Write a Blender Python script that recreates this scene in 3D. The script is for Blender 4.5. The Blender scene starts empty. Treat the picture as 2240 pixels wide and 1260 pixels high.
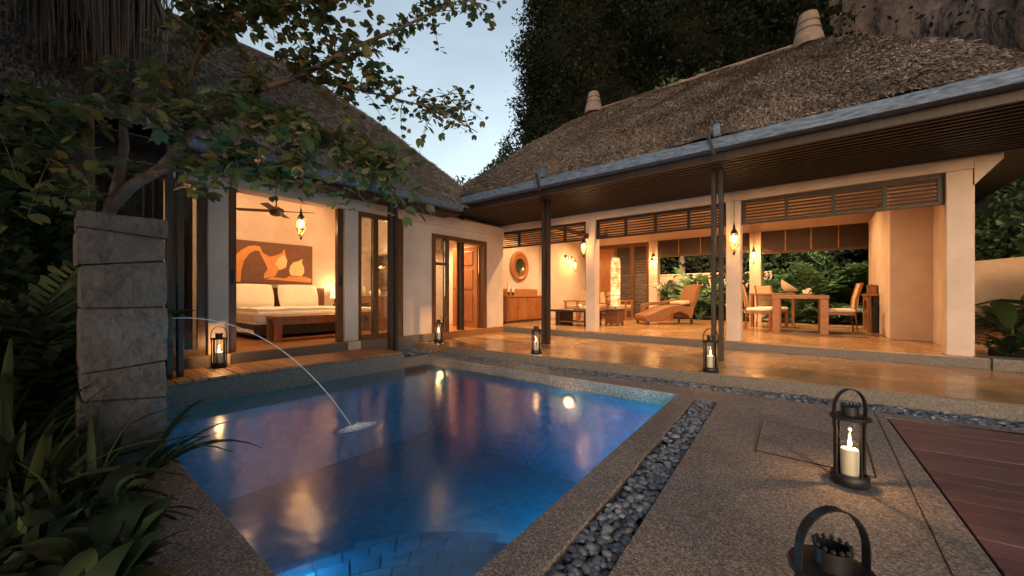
import bpy, math, random
import numpy as np
from mathutils import Vector, Matrix
R = math.radians
rnd = random.Random(7)
nrs = np.random.RandomState(11)
sc = bpy.context.scene
COL = sc.collection

# ------------------------------------------------------------------ camera, sky, sun, exposure
FPX, HY, YAW = 835.0, 646.0, math.atan(670 / 835.0)      # focal length in pixels of the 2240 px wide photograph, horizon row, heading
cam = bpy.data.cameras.new('camera')
cam_o = bpy.data.objects.new('camera', cam)
COL.objects.link(cam_o)
cam_o.location = (0, 0, 1.0)
cam_o.rotation_euler = (R(90), 0, YAW)
cam.lens = 36 * FPX / 2240
cam.sensor_width = 36
cam.shift_y = (HY - 630) / 2240
cam.clip_start = 0.05
cam.clip_end = 900
sc.camera = cam_o

SUN_EL, SUN_ROT = R(6.0), R(150)
world = bpy.data.worlds.new('World')
sc.world = world
world.use_nodes = True
wn = world.node_tree
bg = wn.nodes['Background']
sky = wn.nodes.new('ShaderNodeTexSky')
sky.sky_type = 'NISHITA'
sky.sun_disc = False
sky.sun_elevation = SUN_EL
sky.sun_rotation = SUN_ROT
sky.air_density = 1.0
sky.dust_density = 1.2
sky.ozone_density = 0.8
hsv = wn.nodes.new('ShaderNodeHueSaturation')
hsv.inputs['Saturation'].default_value = 0.74
wn.links.new(sky.outputs[0], hsv.inputs['Color'])
wtc = wn.nodes.new('ShaderNodeTexCoord')
wmp = wn.nodes.new('ShaderNodeMapping'); wmp.inputs['Scale'].default_value = (1, 1, 2.2)
wnz = wn.nodes.new('ShaderNodeTexNoise'); wnz.inputs['Scale'].default_value = 2.4; wnz.inputs['Detail'].default_value = 6; wnz.inputs['Roughness'].default_value = .55
wn.links.new(wtc.outputs['Generated'], wmp.inputs[0]); wn.links.new(wmp.outputs[0], wnz.inputs['Vector'])
wmr = wn.nodes.new('ShaderNodeMapRange'); wmr.inputs[1].default_value = .38; wmr.inputs[2].default_value = .68; wmr.inputs[3].default_value = .92; wmr.inputs[4].default_value = 1.14
wn.links.new(wnz.outputs[0], wmr.inputs[0])
wn.links.new(wmr.outputs[0], hsv.inputs['Value'])       # thin high cloud all over the sky
wn.links.new(hsv.outputs[0], bg.inputs[0])
bg.inputs[1].default_value = 0.106
sun = bpy.data.lights.new('sun', 'SUN')
sun.energy = 0.07
sun.angle = R(40)
sun.color = (1, .62, .54)
sun_o = bpy.data.objects.new('sun', sun)
COL.objects.link(sun_o)
sun_o.rotation_euler = (R(90) - SUN_EL, 0, R(180) - SUN_ROT)
sc.view_settings.view_transform = 'Standard'
sc.view_settings.look = 'None'
sc.view_settings.gamma = 1
sc.view_settings.exposure = 1.85
sc.view_settings.use_white_balance = True
sc.view_settings.white_balance_temperature = 6700
sc.render.engine = 'CYCLES'
sc.cycles.use_denoising = True
sc.cycles.max_bounces = 7
sc.cycles.diffuse_bounces = 4
sc.cycles.glossy_bounces = 3
sc.cycles.transmission_bounces = 4
sc.cycles.transparent_max_bounces = 14
sc.cycles.caustics_reflective = False
sc.cycles.caustics_refractive = False
sc.cycles.sample_clamp_indirect = 4.0

FW = np.array([-math.sin(YAW), math.cos(YAW)])
RT = np.array([math.cos(YAW), math.sin(YAW)])
def spot_at(px, py, d):
    """a place in the garden: bearing and height read off the photograph, d metres in front of the viewer"""
    u = (px - 1120) / FPX
    p = d * (FW + u * RT)
    return (p[0], p[1], 1 + (HY - py) / FPX * d)

# ------------------------------------------------------------------ materials
MAT = {}
def nodes(name):
    m = bpy.data.materials.new(name)
    m.use_nodes = True
    nt = m.node_tree
    b = nt.nodes.get('Principled BSDF')
    MAT[name] = m
    return m, nt, b
def N(nt, t, **kw):
    n = nt.nodes.new(t)
    for k, v in kw.items():
        if k in n.inputs: n.inputs[k].default_value = v
        else: setattr(n, k, v)
    return n
def ramp(nt, stops):
    r = nt.nodes.new('ShaderNodeValToRGB')
    e = r.color_ramp.elements
    while len(e) < len(stops): e.new(0.5)
    for i, (p, c) in enumerate(stops):
        e[i].position = p
        e[i].color = (*c, 1)
    return r
def surf(name, c1, c2, scale=8, rough=.6, bump=.15, bscale=None, metal=0, stretch=None, spec=.5, objrand=0.0, detail=6, coat=0, bdist=.02):
    m, nt, b = nodes(name)
    tc = N(nt, 'ShaderNodeTexCoord')
    src = tc.outputs['Object']
    if stretch:
        mp = N(nt, 'ShaderNodeMapping')
        mp.inputs['Scale'].default_value = stretch
        nt.links.new(src, mp.inputs[0]); src = mp.outputs[0]
    nz = N(nt, 'ShaderNodeTexNoise', Scale=scale, Detail=detail, Roughness=.62)
    nt.links.new(src, nz.inputs['Vector'])
    rp = ramp(nt, [(.3, c1), (.7, c2)])
    nt.links.new(nz.outputs[0], rp.inputs[0])
    out = rp.outputs[0]
    if objrand:
        oi = N(nt, 'ShaderNodeObjectInfo')
        mr = N(nt, 'ShaderNodeMapRange')
        mr.inputs[3].default_value = 1 - objrand; mr.inputs[4].default_value = 1 + objrand
        nt.links.new(oi.outputs['Random'], mr.inputs[0])
        mx = N(nt, 'ShaderNodeMix', data_type='RGBA', blend_type='MULTIPLY')
        mx.inputs[0].default_value = 1
        nt.links.new(out, mx.inputs[6]); nt.links.new(mr.outputs[0], mx.inputs[7])
        out = mx.outputs[2]
    nt.links.new(out, b.inputs['Base Color'])
    b.inputs['Roughness'].default_value = rough
    b.inputs['Metallic'].default_value = metal
    b.inputs['Specular IOR Level'].default_value = spec
    if coat: b.inputs['Coat Weight'].default_value = coat
    if bump:
        n2 = N(nt, 'ShaderNodeTexNoise', Scale=bscale or scale * 4, Detail=4)
        nt.links.new(src, n2.inputs['Vector'])
        bp = N(nt, 'ShaderNodeBump', Strength=bump, Distance=bdist)
        nt.links.new(n2.outputs[0], bp.inputs['Height'])
        nt.links.new(bp.outputs[0], b.inputs['Normal'])
    return m
surf('plaster', (.50, .39, .335), (.68, .555, .485), scale=1.3, rough=.85, bump=.12, bscale=30, spec=.2)
surf('wood_dark', (.014, .010, .009), (.040, .025, .020), scale=5, rough=.5, bump=.1, stretch=(6, 6, .6), objrand=.2)
surf('wood_slat', (.030, .019, .014), (.075, .048, .034), scale=5, rough=.55, bump=.1, stretch=(.5, 6, 6), objrand=.25)
surf('wood_frame', (.07, .028, .012), (.15, .062, .026), scale=5, rough=.4, bump=.08, stretch=(6, 6, .7), objrand=.15)
surf('teak', (.22, .085, .03), (.36, .15, .055), scale=4, rough=.38, bump=.06, stretch=(1, 5, 5), objrand=.15)
surf('door_wood', (.20, .07, .025), (.33, .125, .045), scale=3, rough=.35, bump=.06, stretch=(5, 5, .7), objrand=.1)
surf('deck_warm', (.20, .085, .04), (.36, .165, .075), scale=4, rough=.5, bump=.15, stretch=(.7, 8, 8), objrand=.25)
surf('deck_red', (.095, .047, .052), (.17, .088, .096), scale=4, rough=.5, bump=.2, stretch=(.8, 9, 9), objrand=.22)
surf('granite', (.06, .055, .052), (.22, .19, .175), scale=60, rough=.7, bump=.15)
surf('gutter_zinc', (.045, .065, .10), (.20, .27, .38), scale=9, rough=.65, bump=.5, metal=.25, stretch=(1, 4, 4))
surf('clay', (.13, .093, .078), (.23, .17, .145), scale=7, rough=.85, bump=.2, spec=.2)
surf('black_metal', (.012, .012, .014), (.03, .03, .034), scale=12, rough=.45, bump=.08, metal=.4)
surf('wicker', (.13, .05, .018), (.24, .10, .038), scale=60, rough=.5, bump=.6, bscale=80)
surf('white_fabric', (.74, .70, .62), (.82, .78, .70), scale=5, rough=.9, bump=.1, bscale=20)
surf('cream_fabric', (.42, .29, .18), (.54, .39, .26), scale=8, rough=.9, bump=.1)
surf('rug', (.10, .07, .045), (.17, .12, .08), scale=50, rough=1, bump=.3)
surf('stone_block', (.024, .020, .021), (.074, .061, .061), scale=7, rough=.85, bump=1.0, bscale=26, objrand=.15, detail=9)
surf('soil', (.012, .009, .006), (.035, .026, .018), scale=9, rough=1, bump=.8)
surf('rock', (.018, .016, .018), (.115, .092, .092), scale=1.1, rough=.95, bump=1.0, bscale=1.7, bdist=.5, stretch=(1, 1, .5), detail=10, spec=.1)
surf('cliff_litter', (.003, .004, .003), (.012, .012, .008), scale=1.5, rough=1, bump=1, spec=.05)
surf('bark', (.06, .042, .032), (.19, .14, .11), scale=9, rough=.9, bump=.8, bscale=24, stretch=(1, 1, .35))
surf('palm_bark', (.05, .03, .02), (.14, .075, .045), scale=9, rough=.9, bump=.8, stretch=(1, 1, 3))
surf('dry_frond', (.10, .065, .05), (.32, .215, .165), scale=6, rough=.85, bump=.3, stretch=(1, 1, .2))
surf('blind', (.022, .010, .006), (.055, .025, .014), scale=30, rough=.6, bump=.3, stretch=(.2, 1, 6), objrand=.2)
surf('paint_brown', (.13, .055, .03), (.17, .075, .042), scale=10, rough=.7, bump=.1)
surf('paint_orange', (.55, .22, .07), (.68, .30, .10), scale=5, rough=.7, bump=.1)
surf('paint_cream', (.72, .50, .26), (.80, .58, .32), scale=5, rough=.7, bump=.1)
surf('garden_plaster', (.40, .24, .13), (.56, .36, .21), scale=2.5, rough=.9, bump=.4, bscale=9)
surf('wax', (.80, .72, .58), (.86, .78, .64), scale=6, rough=.5, bump=.03)
surf('ceramic', (.55, .48, .38), (.72, .64, .52), scale=8, rough=.3, bump=.05)
surf('petal', (.62, .42, .50), (.80, .66, .70), scale=20, rough=.7, bump=.1)
surf('mirror_glass', (.02, .018, .016), (.04, .035, .03), scale=2, rough=.08, bump=0, metal=.0, spec=.9)

# exposed aggregate: small stones of mixed colour in mortar
def aggregate():
    m, nt, b = nodes('aggregate')
    tc = N(nt, 'ShaderNodeTexCoord')
    v = N(nt, 'ShaderNodeTexVoronoi', Scale=150)
    nt.links.new(tc.outputs['Object'], v.inputs['Vector'])
    sep = N(nt, 'ShaderNodeSeparateColor')
    nt.links.new(v.outputs['Color'], sep.inputs[0])
    rp = ramp(nt, [(0, (.080, .066, .064)), (.3, (.158, .134, .127)), (.6, (.225, .193, .184)), (.85, (.31, .272, .26)), (1, (.44, .40, .385))])
    nt.links.new(sep.outputs[0], rp.inputs[0])
    nz = N(nt, 'ShaderNodeTexNoise', Scale=1.7, Detail=7)
    nt.links.new(tc.outputs['Object'], nz.inputs['Vector'])
    r2 = ramp(nt, [(.3, (.66, .64, .62)), (.7, (1.08, 1.03, 1.0))])
    nt.links.new(nz.outputs[0], r2.inputs[0])
    mx = N(nt, 'ShaderNodeMix', data_type='RGBA', blend_type='MULTIPLY'); mx.inputs[0].default_value = 1
    nt.links.new(rp.outputs[0], mx.inputs[6]); nt.links.new(r2.outputs[0], mx.inputs[7])
    nt.links.new(mx.outputs[2], b.inputs['Base Color'])
    b.inputs['Roughness'].default_value = .75
    bp = N(nt, 'ShaderNodeBump', Strength=.5, Distance=.006)
    bp.invert = True
    nt.links.new(v.outputs['Distance'], bp.inputs['Height'])
    nt.links.new(bp.outputs[0], b.inputs['Normal'])
aggregate()

def stone_floor():
    m, nt, b = nodes('stone_floor')
    tc = N(nt, 'ShaderNodeTexCoord')
    nz = N(nt, 'ShaderNodeTexNoise', Scale=1.5, Detail=7, Roughness=.55, Distortion=.4)
    nt.links.new(tc.outputs['Object'], nz.inputs['Vector'])
    rp = ramp(nt, [(.25, (.20, .11, .055)), (.5, (.34, .20, .10)), (.75, (.46, .29, .16))])
    nt.links.new(nz.outputs[0], rp.inputs[0])
    v = N(nt, 'ShaderNodeTexVoronoi', Scale=1.5, feature='DISTANCE_TO_EDGE')
    nt.links.new(tc.outputs['Object'], v.inputs['Vector'])
    r2 = ramp(nt, [(0, (.78, .75, .72)), (.010, (1, 1, 1))])
    nt.links.new(v.outputs[0], r2.inputs[0])
    v3 = N(nt, 'ShaderNodeTexVoronoi', Scale=1.5)
    nt.links.new(tc.outputs['Object'], v3.inputs['Vector'])
    sep = N(nt, 'ShaderNodeSeparateColor'); nt.links.new(v3.outputs['Color'], sep.inputs[0])
    r3 = ramp(nt, [(0, (.82, .82, .82)), (1, (1.12, 1.1, 1.08))]); nt.links.new(sep.outputs[0], r3.inputs[0])
    a = N(nt, 'ShaderNodeMix', data_type='RGBA', blend_type='MULTIPLY'); a.inputs[0].default_value = 1
    nt.links.new(rp.outputs[0], a.inputs[6]); nt.links.new(r2.outputs[0], a.inputs[7])
    c = N(nt, 'ShaderNodeMix', data_type='RGBA', blend_type='MULTIPLY'); c.inputs[0].default_value = 1
    nt.links.new(a.outputs[2], c.inputs[6]); nt.links.new(r3.outputs[0], c.inputs[7])
    nt.links.new(c.outputs[2], b.inputs['Base Color'])
    n2 = N(nt, 'ShaderNodeTexNoise', Scale=5, Detail=5)
    nt.links.new(tc.outputs['Object'], n2.inputs['Vector'])
    mr = N(nt, 'ShaderNodeMapRange'); mr.inputs[3].default_value = .14; mr.inputs[4].default_value = .34
    nt.links.new(n2.outputs[0], mr.inputs[0]); nt.links.new(mr.outputs[0], b.inputs['Roughness'])
    bp = N(nt, 'ShaderNodeBump', Strength=.03, Distance=.01)
    nt.links.new(n2.outputs[0], bp.inputs['Height']); nt.links.new(bp.outputs[0], b.inputs['Normal'])
stone_floor()

def island(name, stops, rough=.8, trans=0.0, spec=.2, bump=False):
    """colour picked per loose piece"""
    m, nt, b = nodes(name)
    gi = N(nt, 'ShaderNodeNewGeometry')
    oi = N(nt, 'ShaderNodeObjectInfo')
    ad = N(nt, 'ShaderNodeMath', operation='ADD'); nt.links.new(gi.outputs['Random Per Island'], ad.inputs[0]); nt.links.new(oi.outputs['Random'], ad.inputs[1])
    fr = N(nt, 'ShaderNodeMath', operation='FRACT'); nt.links.new(ad.outputs[0], fr.inputs[0])
    rp = ramp(nt, stops)
    nt.links.new(fr.outputs[0], rp.inputs[0])
    col = rp.outputs[0]
    if bump:
        tc = N(nt, 'ShaderNodeTexCoord')
        nz = N(nt, 'ShaderNodeTexNoise', Scale=1.1, Detail=5); nt.links.new(tc.outputs['Object'], nz.inputs['Vector'])
        r2 = ramp(nt, [(.3, (.72, .70, .68)), (.7, (1.12, 1.1, 1.08))]); nt.links.new(nz.outputs[0], r2.inputs[0])
        mx = N(nt, 'ShaderNodeMix', data_type='RGBA', blend_type='MULTIPLY'); mx.inputs[0].default_value = 1
        nt.links.new(col, mx.inputs[6]); nt.links.new(r2.outputs[0], mx.inputs[7]); col = mx.outputs[2]
    nt.links.new(col, b.inputs['Base Color'])
    b.inputs['Roughness'].default_value = rough
    b.inputs['Specular IOR Level'].default_value = spec
    if trans:
        t = N(nt, 'ShaderNodeBsdfTranslucent'); nt.links.new(col, t.inputs[0])
        mix = N(nt, 'ShaderNodeMixShader'); mix.inputs[0].default_value = trans
        nt.links.new(b.outputs[0], mix.inputs[1]); nt.links.new(t.outputs[0], mix.inputs[2])
        nt.links.new(mix.outputs[0], nt.nodes['Material Output'].inputs[0])
    return m
island('thatch', [(0, (.11, .083, .068)), (.35, (.20, .155, .128)), (.7, (.28, .22, .185)), (.93, (.40, .34, .30)), (1, (.62, .56, .52))], bump=True)
island('pebble', [(0, (.055, .064, .082)), (.5, (.11, .13, .165)), (.9, (.19, .22, .27)), (1, (.27, .30, .35))], rough=.5, spec=.5)
island('leaf_tree', [(0, (.060, .092, .040)), (.6, (.10, .145, .058)), (.82, (.17, .19, .075)), (.94, (.28, .22, .09)), (1, (.40, .25, .11))], rough=.5, trans=.48, spec=.4)
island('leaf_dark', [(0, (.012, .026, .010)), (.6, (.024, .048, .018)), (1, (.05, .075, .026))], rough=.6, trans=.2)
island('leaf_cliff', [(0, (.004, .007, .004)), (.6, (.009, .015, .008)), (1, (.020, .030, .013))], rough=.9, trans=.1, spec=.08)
island('leaf_shrub', [(0, (.025, .05, .018)), (.6, (.05, .09, .03)), (1, (.10, .14, .05))], rough=.45, trans=.3, spec=.5)
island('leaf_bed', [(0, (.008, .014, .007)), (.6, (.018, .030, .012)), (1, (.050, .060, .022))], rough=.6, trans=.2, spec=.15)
island('tile', [(0, (.025, .10, .22)), (.5, (.04, .14, .28)), (1, (.07, .19, .34))], rough=.25, spec=.5)

def tile_field():
    m, nt, b = nodes('pool_tile')
    tc = N(nt, 'ShaderNodeTexCoord')
    mp = N(nt, 'ShaderNodeMapping'); nt.links.new(tc.outputs['Object'], mp.inputs[0])
    v = N(nt, 'ShaderNodeTexVoronoi', Scale=17, feature='F1'); v.distance = 'CHEBYCHEV'; v.inputs['Randomness'].default_value = 0
    nt.links.new(mp.outputs[0], v.inputs['Vector'])
    sep = N(nt, 'ShaderNodeSeparateColor'); nt.links.new(v.outputs['Color'], sep.inputs[0])
    rp = ramp(nt, [(0, (.010, .135, .26)), (.5, (.014, .165, .31)), (1, (.022, .20, .36))])
    nt.links.new(sep.outputs[0], rp.inputs[0])
    nt.links.new(rp.outputs[0], b.inputs['Base Color'])
    b.inputs['Roughness'].default_value = .3
tile_field()

def water():
    m, nt, b = nodes('water')
    nt.nodes.remove(b)
    tc = N(nt, 'ShaderNodeTexCoord')
    n1 = N(nt, 'ShaderNodeTexNoise', Scale=2.2, Detail=3, Roughness=.5)
    n2 = N(nt, 'ShaderNodeTexNoise', Scale=14, Detail=2, Roughness=.5)
    nt.links.new(tc.outputs['Object'], n1.inputs['Vector']); nt.links.new(tc.outputs['Object'], n2.inputs['Vector'])
    ad = N(nt, 'ShaderNodeMath', operation='MULTIPLY_ADD'); ad.inputs[1].default_value = .12
    nt.links.new(n2.outputs[0], ad.inputs[0]); nt.links.new(n1.outputs[0], ad.inputs[2])
    # rings spreading from where the jet lands
    ds = N(nt, 'ShaderNodeVectorMath', operation='DISTANCE'); ds.inputs[1].default_value = (-3.07, 1.70, -.13); nt.links.new(tc.outputs['Object'], ds.inputs[0])
    wob = N(nt, 'ShaderNodeMath', operation='MULTIPLY_ADD'); wob.inputs[1].default_value = .25; nt.links.new(n1.outputs[0], wob.inputs[0]); nt.links.new(ds.outputs['Value'], wob.inputs[2])
    sm_ = N(nt, 'ShaderNodeMath', operation='MULTIPLY'); sm_.inputs[1].default_value = 62; nt.links.new(wob.outputs[0], sm_.inputs[0])
    sn = N(nt, 'ShaderNodeMath', operation='SINE'); nt.links.new(sm_.outputs[0], sn.inputs[0])
    dd = N(nt, 'ShaderNodeMath', operation='MULTIPLY_ADD'); dd.inputs[1].default_value = 60; dd.inputs[2].default_value = 7; nt.links.new(ds.outputs['Value'], dd.inputs[0])
    rg_ = N(nt, 'ShaderNodeMath', operation='DIVIDE'); nt.links.new(sn.outputs[0], rg_.inputs[0]); nt.links.new(dd.outputs[0], rg_.inputs[1])
    a2 = N(nt, 'ShaderNodeMath', operation='ADD'); nt.links.new(ad.outputs[0], a2.inputs[0]); nt.links.new(rg_.outputs[0], a2.inputs[1])
    bp = N(nt, 'ShaderNodeBump', Strength=.16, Distance=.05)
    nt.links.new(a2.outputs[0], bp.inputs['Height'])
    fr = N(nt, 'ShaderNodeFresnel'); fr.inputs[0].default_value = 1.5
    nt.links.new(bp.outputs[0], fr.inputs['Normal'])
    tr = N(nt, 'ShaderNodeBsdfTransparent'); tr.inputs[0].default_value = (.42, .78, .88, 1)
    gl = N(nt, 'ShaderNodeBsdfGlossy'); gl.inputs['Roughness'].default_value = .17
    nt.links.new(bp.outputs[0], gl.inputs['Normal'])
    mx = N(nt, 'ShaderNodeMixShader')
    nt.links.new(fr.outputs[0], mx.inputs[0]); nt.links.new(tr.outputs[0], mx.inputs[1]); nt.links.new(gl.outputs[0], mx.inputs[2])
    nt.links.new(mx.outputs[0], nt.nodes['Material Output'].inputs[0])
water()

def thin(name, tint, rough=.02, ior=1.45, boost=0.0):
    m, nt, b = nodes(name)
    nt.nodes.remove(b)
    fr = N(nt, 'ShaderNodeFresnel'); fr.inputs[0].default_value = ior
    tr = N(nt, 'ShaderNodeBsdfTransparent'); tr.inputs[0].default_value = (*tint, 1)
    gl = N(nt, 'ShaderNodeBsdfGlossy'); gl.inputs['Roughness'].default_value = rough
    mx = N(nt, 'ShaderNodeMixShader')
    ad = N(nt, 'ShaderNodeMath', operation='ADD'); ad.inputs[1].default_value = boost
    nt.links.new(fr.outputs[0], ad.inputs[0])
    nt.links.new(ad.outputs[0], mx.inputs[0]); nt.links.new(tr.outputs[0], mx.inputs[1]); nt.links.new(gl.outputs[0], mx.inputs[2])
    nt.links.new(mx.outputs[0], nt.nodes['Material Output'].inputs[0])
thin('glass', (.92, .94, .94), boost=.035)
thin('window_glass', (.80, .84, .84), ior=1.5, boost=.06)

def stream():
    m, nt, b = nodes('water_stream')
    b.inputs['Base Color'].default_value = (.75, .78, .82, 1); b.inputs['Roughness'].default_value = .2
    tl = N(nt, 'ShaderNodeBsdfTranslucent'); tl.inputs[0].default_value = (.8, .82, .85, 1)
    m1 = N(nt, 'ShaderNodeMixShader'); m1.inputs[0].default_value = .5
    tr = N(nt, 'ShaderNodeBsdfTransparent')
    mx = N(nt, 'ShaderNodeMixShader'); mx.inputs[0].default_value = .42
    nt.links.new(b.outputs[0], m1.inputs[1]); nt.links.new(tl.outputs[0], m1.inputs[2])
    nt.links.new(tr.outputs[0], mx.inputs[1]); nt.links.new(m1.outputs[0], mx.inputs[2])
    nt.links.new(mx.outputs[0], nt.nodes['Material Output'].inputs[0])
stream()
def foam():
    m, nt, b = nodes('foam')
    b.inputs['Base Color'].default_value = (.9, .92, .95, 1); b.inputs['Roughness'].default_value = .6
    tr = N(nt, 'ShaderNodeBsdfTransparent')
    mx = N(nt, 'ShaderNodeMixShader')
    tc = N(nt, 'ShaderNodeTexCoord')
    nz = N(nt, 'ShaderNodeTexNoise', Scale=60, Detail=5); nt.links.new(tc.outputs['Object'], nz.inputs['Vector'])
    rp = ramp(nt, [(.25, (.35, .35, .35)), (.6, (1, 1, 1))]); nt.links.new(nz.outputs[0], rp.inputs[0])
    sb_ = N(nt, 'ShaderNodeVectorMath', operation='SUBTRACT'); sb_.inputs[1].default_value = (.5, .5, .0)
    nt.links.new(tc.outputs['Generated'], sb_.inputs[0])
    ms = N(nt, 'ShaderNodeVectorMath', operation='MULTIPLY'); ms.inputs[1].default_value = (2, 2, 0); nt.links.new(sb_.outputs[0], ms.inputs[0])
    ln = N(nt, 'ShaderNodeVectorMath', operation='LENGTH'); nt.links.new(ms.outputs[0], ln.inputs[0])
    fo = N(nt, 'ShaderNodeMapRange', interpolation_type='SMOOTHSTEP'); fo.inputs[1].default_value = 1.0; fo.inputs[2].default_value = .1; nt.links.new(ln.outputs['Value'], fo.inputs[0])
    mu = N(nt, 'ShaderNodeMath', operation='MULTIPLY'); nt.links.new(rp.outputs[0], mu.inputs[0]); nt.links.new(fo.outputs[0], mu.inputs[1])
    nt.links.new(mu.outputs[0], mx.inputs[0]); nt.links.new(tr.outputs[0], mx.inputs[1]); nt.links.new(b.outputs[0], mx.inputs[2])
    nt.links.new(mx.outputs[0], nt.nodes['Material Output'].inputs[0])
foam()

def emit(name, c, s):
    m, nt, b = nodes(name)
    b.inputs['Base Color'].default_value = (*c, 1)
    b.inputs['Emission Color'].default_value = (*c, 1)
    b.inputs['Emission Strength'].default_value = s
WARM = (1.0, .56, .24)
emit('flame', (1, .72, .34), 8)
emit('bulb', (1, .78, .45), 6)
emit('lamp_paper', (1, .70, .38), .32)
_nt = MAT['lamp_paper'].node_tree; _tc = N(_nt, 'ShaderNodeTexCoord'); _nz = N(_nt, 'ShaderNodeTexNoise', Scale=7, Detail=5); _nt.links.new(_tc.outputs['Object'], _nz.inputs['Vector'])
_rp = ramp(_nt, [(.3, (.16, .075, .025)), (.5, (.62, .40, .18)), (.7, (1, .76, .45))]); _nt.links.new(_nz.outputs[0], _rp.inputs[0]); _nt.links.new(_rp.outputs[0], _nt.nodes['Principled BSDF'].inputs['Emission Color']); _nt.links.new(_rp.outputs[0], _nt.nodes['Principled BSDF'].inputs['Base Color'])
emit('shade_lit', (1, .72, .42), .4)
emit('downlight_disc', (1, .75, .45), .25)

def lamp_glass():
    m, nt, b = nodes('lamp_glass')
    b.inputs['Base Color'].default_value = (.9, .7, .45, 1); b.inputs['Emission Color'].default_value = (1, .62, .28, 1); b.inputs['Emission Strength'].default_value = .28
    tr = N(nt, 'ShaderNodeBsdfTransparent'); tr.inputs[0].default_value = (1, .9, .75, 1)
    mx = N(nt, 'ShaderNodeMixShader'); mx.inputs[0].default_value = .35
    nt.links.new(tr.outputs[0], mx.inputs[1]); nt.links.new(b.outputs[0], mx.inputs[2]); nt.links.new(mx.outputs[0], nt.nodes['Material Output'].inputs[0])
lamp_glass()
def perforated():
    m, nt, b = nodes('perforated_metal')
    b.inputs['Base Color'].default_value = (.05, .03, .018, 1); b.inputs['Metallic'].default_value = .6; b.inputs['Roughness'].default_value = .4
    tc = N(nt, 'ShaderNodeTexCoord')
    v = N(nt, 'ShaderNodeTexVoronoi', Scale=46); nt.links.new(tc.outputs['Object'], v.inputs['Vector'])
    st = N(nt, 'ShaderNodeMath', operation='GREATER_THAN'); st.inputs[1].default_value = .62
    nt.links.new(v.outputs['Distance'], st.inputs[0])
    tr = N(nt, 'ShaderNodeBsdfTransparent'); tr.inputs[0].default_value = (1, .92, .8, 1)
    mx = N(nt, 'ShaderNodeMixShader')
    nt.links.new(st.outputs[0], mx.inputs[0]); nt.links.new(tr.outputs[0], mx.inputs[1]); nt.links.new(b.outputs[0], mx.inputs[2])
    nt.links.new(mx.outputs[0], nt.nodes['Material Output'].inputs[0])
perforated()

# ------------------------------------------------------------------ mesh helpers
class MB:
    def __init__(s): s.v = []; s.f = []
    def add(s, v, f):
        o = len(s.v); s.v += [tuple(p) for p in v]; s.f += [tuple(i + o for i in q) for q in f]; return s
    def box(s, a, b, rot=None, taper=1.0):
        x0, y0, z0 = a; x1, y1, z1 = b
        v = [(x0, y0, z0), (x1, y0, z0), (x1, y1, z0), (x0, y1, z0), (x0, y0, z1), (x1, y0, z1), (x1, y1, z1), (x0, y1, z1)]
        if taper != 1.0:
            cx, cy = (x0 + x1) / 2, (y0 + y1) / 2
            v = v[:4] + [(cx + (p[0] - cx) * taper, cy + (p[1] - cy) * taper, p[2]) for p in v[4:]]
        if rot is not None:
            c = Vector(((x0 + x1) / 2, (y0 + y1) / 2, (z0 + z1) / 2))
            v = [tuple(rot @ (Vector(p) - c) + c) for p in v]
        return s.add(v, [(0, 3, 2, 1), (4, 5, 6, 7), (0, 1, 5, 4), (1, 2, 6, 5), (2, 3, 7, 6), (3, 0, 4, 7)])
    def prism(s, poly, z0, z1):
        n = len(poly)
        v = [(x, y, z0) for x, y in poly] + [(x, y, z1) for x, y in poly]
        return s.add(v, [tuple(range(n - 1, -1, -1)), tuple(range(n, 2 * n))] + [(i, (i + 1) % n, n + (i + 1) % n, n + i) for i in range(n)])
    def sweep(s, poly, axis, a, b):
        """poly of (p,q) in the two other axes, extruded along axis from a to b"""
        n = len(poly)
        mk = {'x': lambda t, p: (t, p[0], p[1]), 'y': lambda t, p: (p[0], t, p[1])}[axis]
        v = [mk(a, p) for p in poly] + [mk(b, p) for p in poly]
        return s.add(v, [tuple(range(n - 1, -1, -1)), tuple(range(n, 2 * n))] + [(i, (i + 1) % n, n + (i + 1) % n, n + i) for i in range(n)])
    def lathe(s, prof, n=20, c=(0, 0, 0), cap=True):
        v = []; f = []
        for r, z in prof:
            for i in range(n):
                t = 2 * math.pi * i / n
                v.append((c[0] + r * math.cos(t), c[1] + r * math.sin(t), c[2] + z))
        for k in range(len(prof) - 1):
            for i in range(n):
                j = (i + 1) % n
                f.append((k * n + i, k * n + j, (k + 1) * n + j, (k + 1) * n + i))
        if cap:
            f.append(tuple(range(n - 1, -1, -1))); m = (len(prof) - 1) * n; f.append(tuple(range(m, m + n)))
        return s.add(v, f)
    def tube(s, path, rad, n=8):
        path = [Vector(p) for p in path]
        if not hasattr(rad, '__len__'): rad = [rad] * len(path)
        v = []; f = []
        up = Vector((0, 0, 1))
        for k, p in enumerate(path):
            t = (path[min(k + 1, len(path) - 1)] - path[max(k - 1, 0)]).normalized()
            a = t.cross(up)
            if a.length < .05: a = t.cross(Vector((1, 0, 0)))
            a.normalize(); b = a.cross(t)
            for i in range(n):
                w = 2 * math.pi * i / n
                v.append(tuple(p + (a * math.cos(w) + b * math.sin(w)) * rad[k]))
        for k in range(len(path) - 1):
            for i in range(n):
                j = (i + 1) % n
                f.append((k * n + i, k * n + j, (k + 1) * n + j, (k + 1) * n + i))
        f.append(tuple(range(n - 1, -1, -1))); m = (len(path) - 1) * n; f.append(tuple(range(m, m + n)))
        return s.add(v, f)

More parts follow.
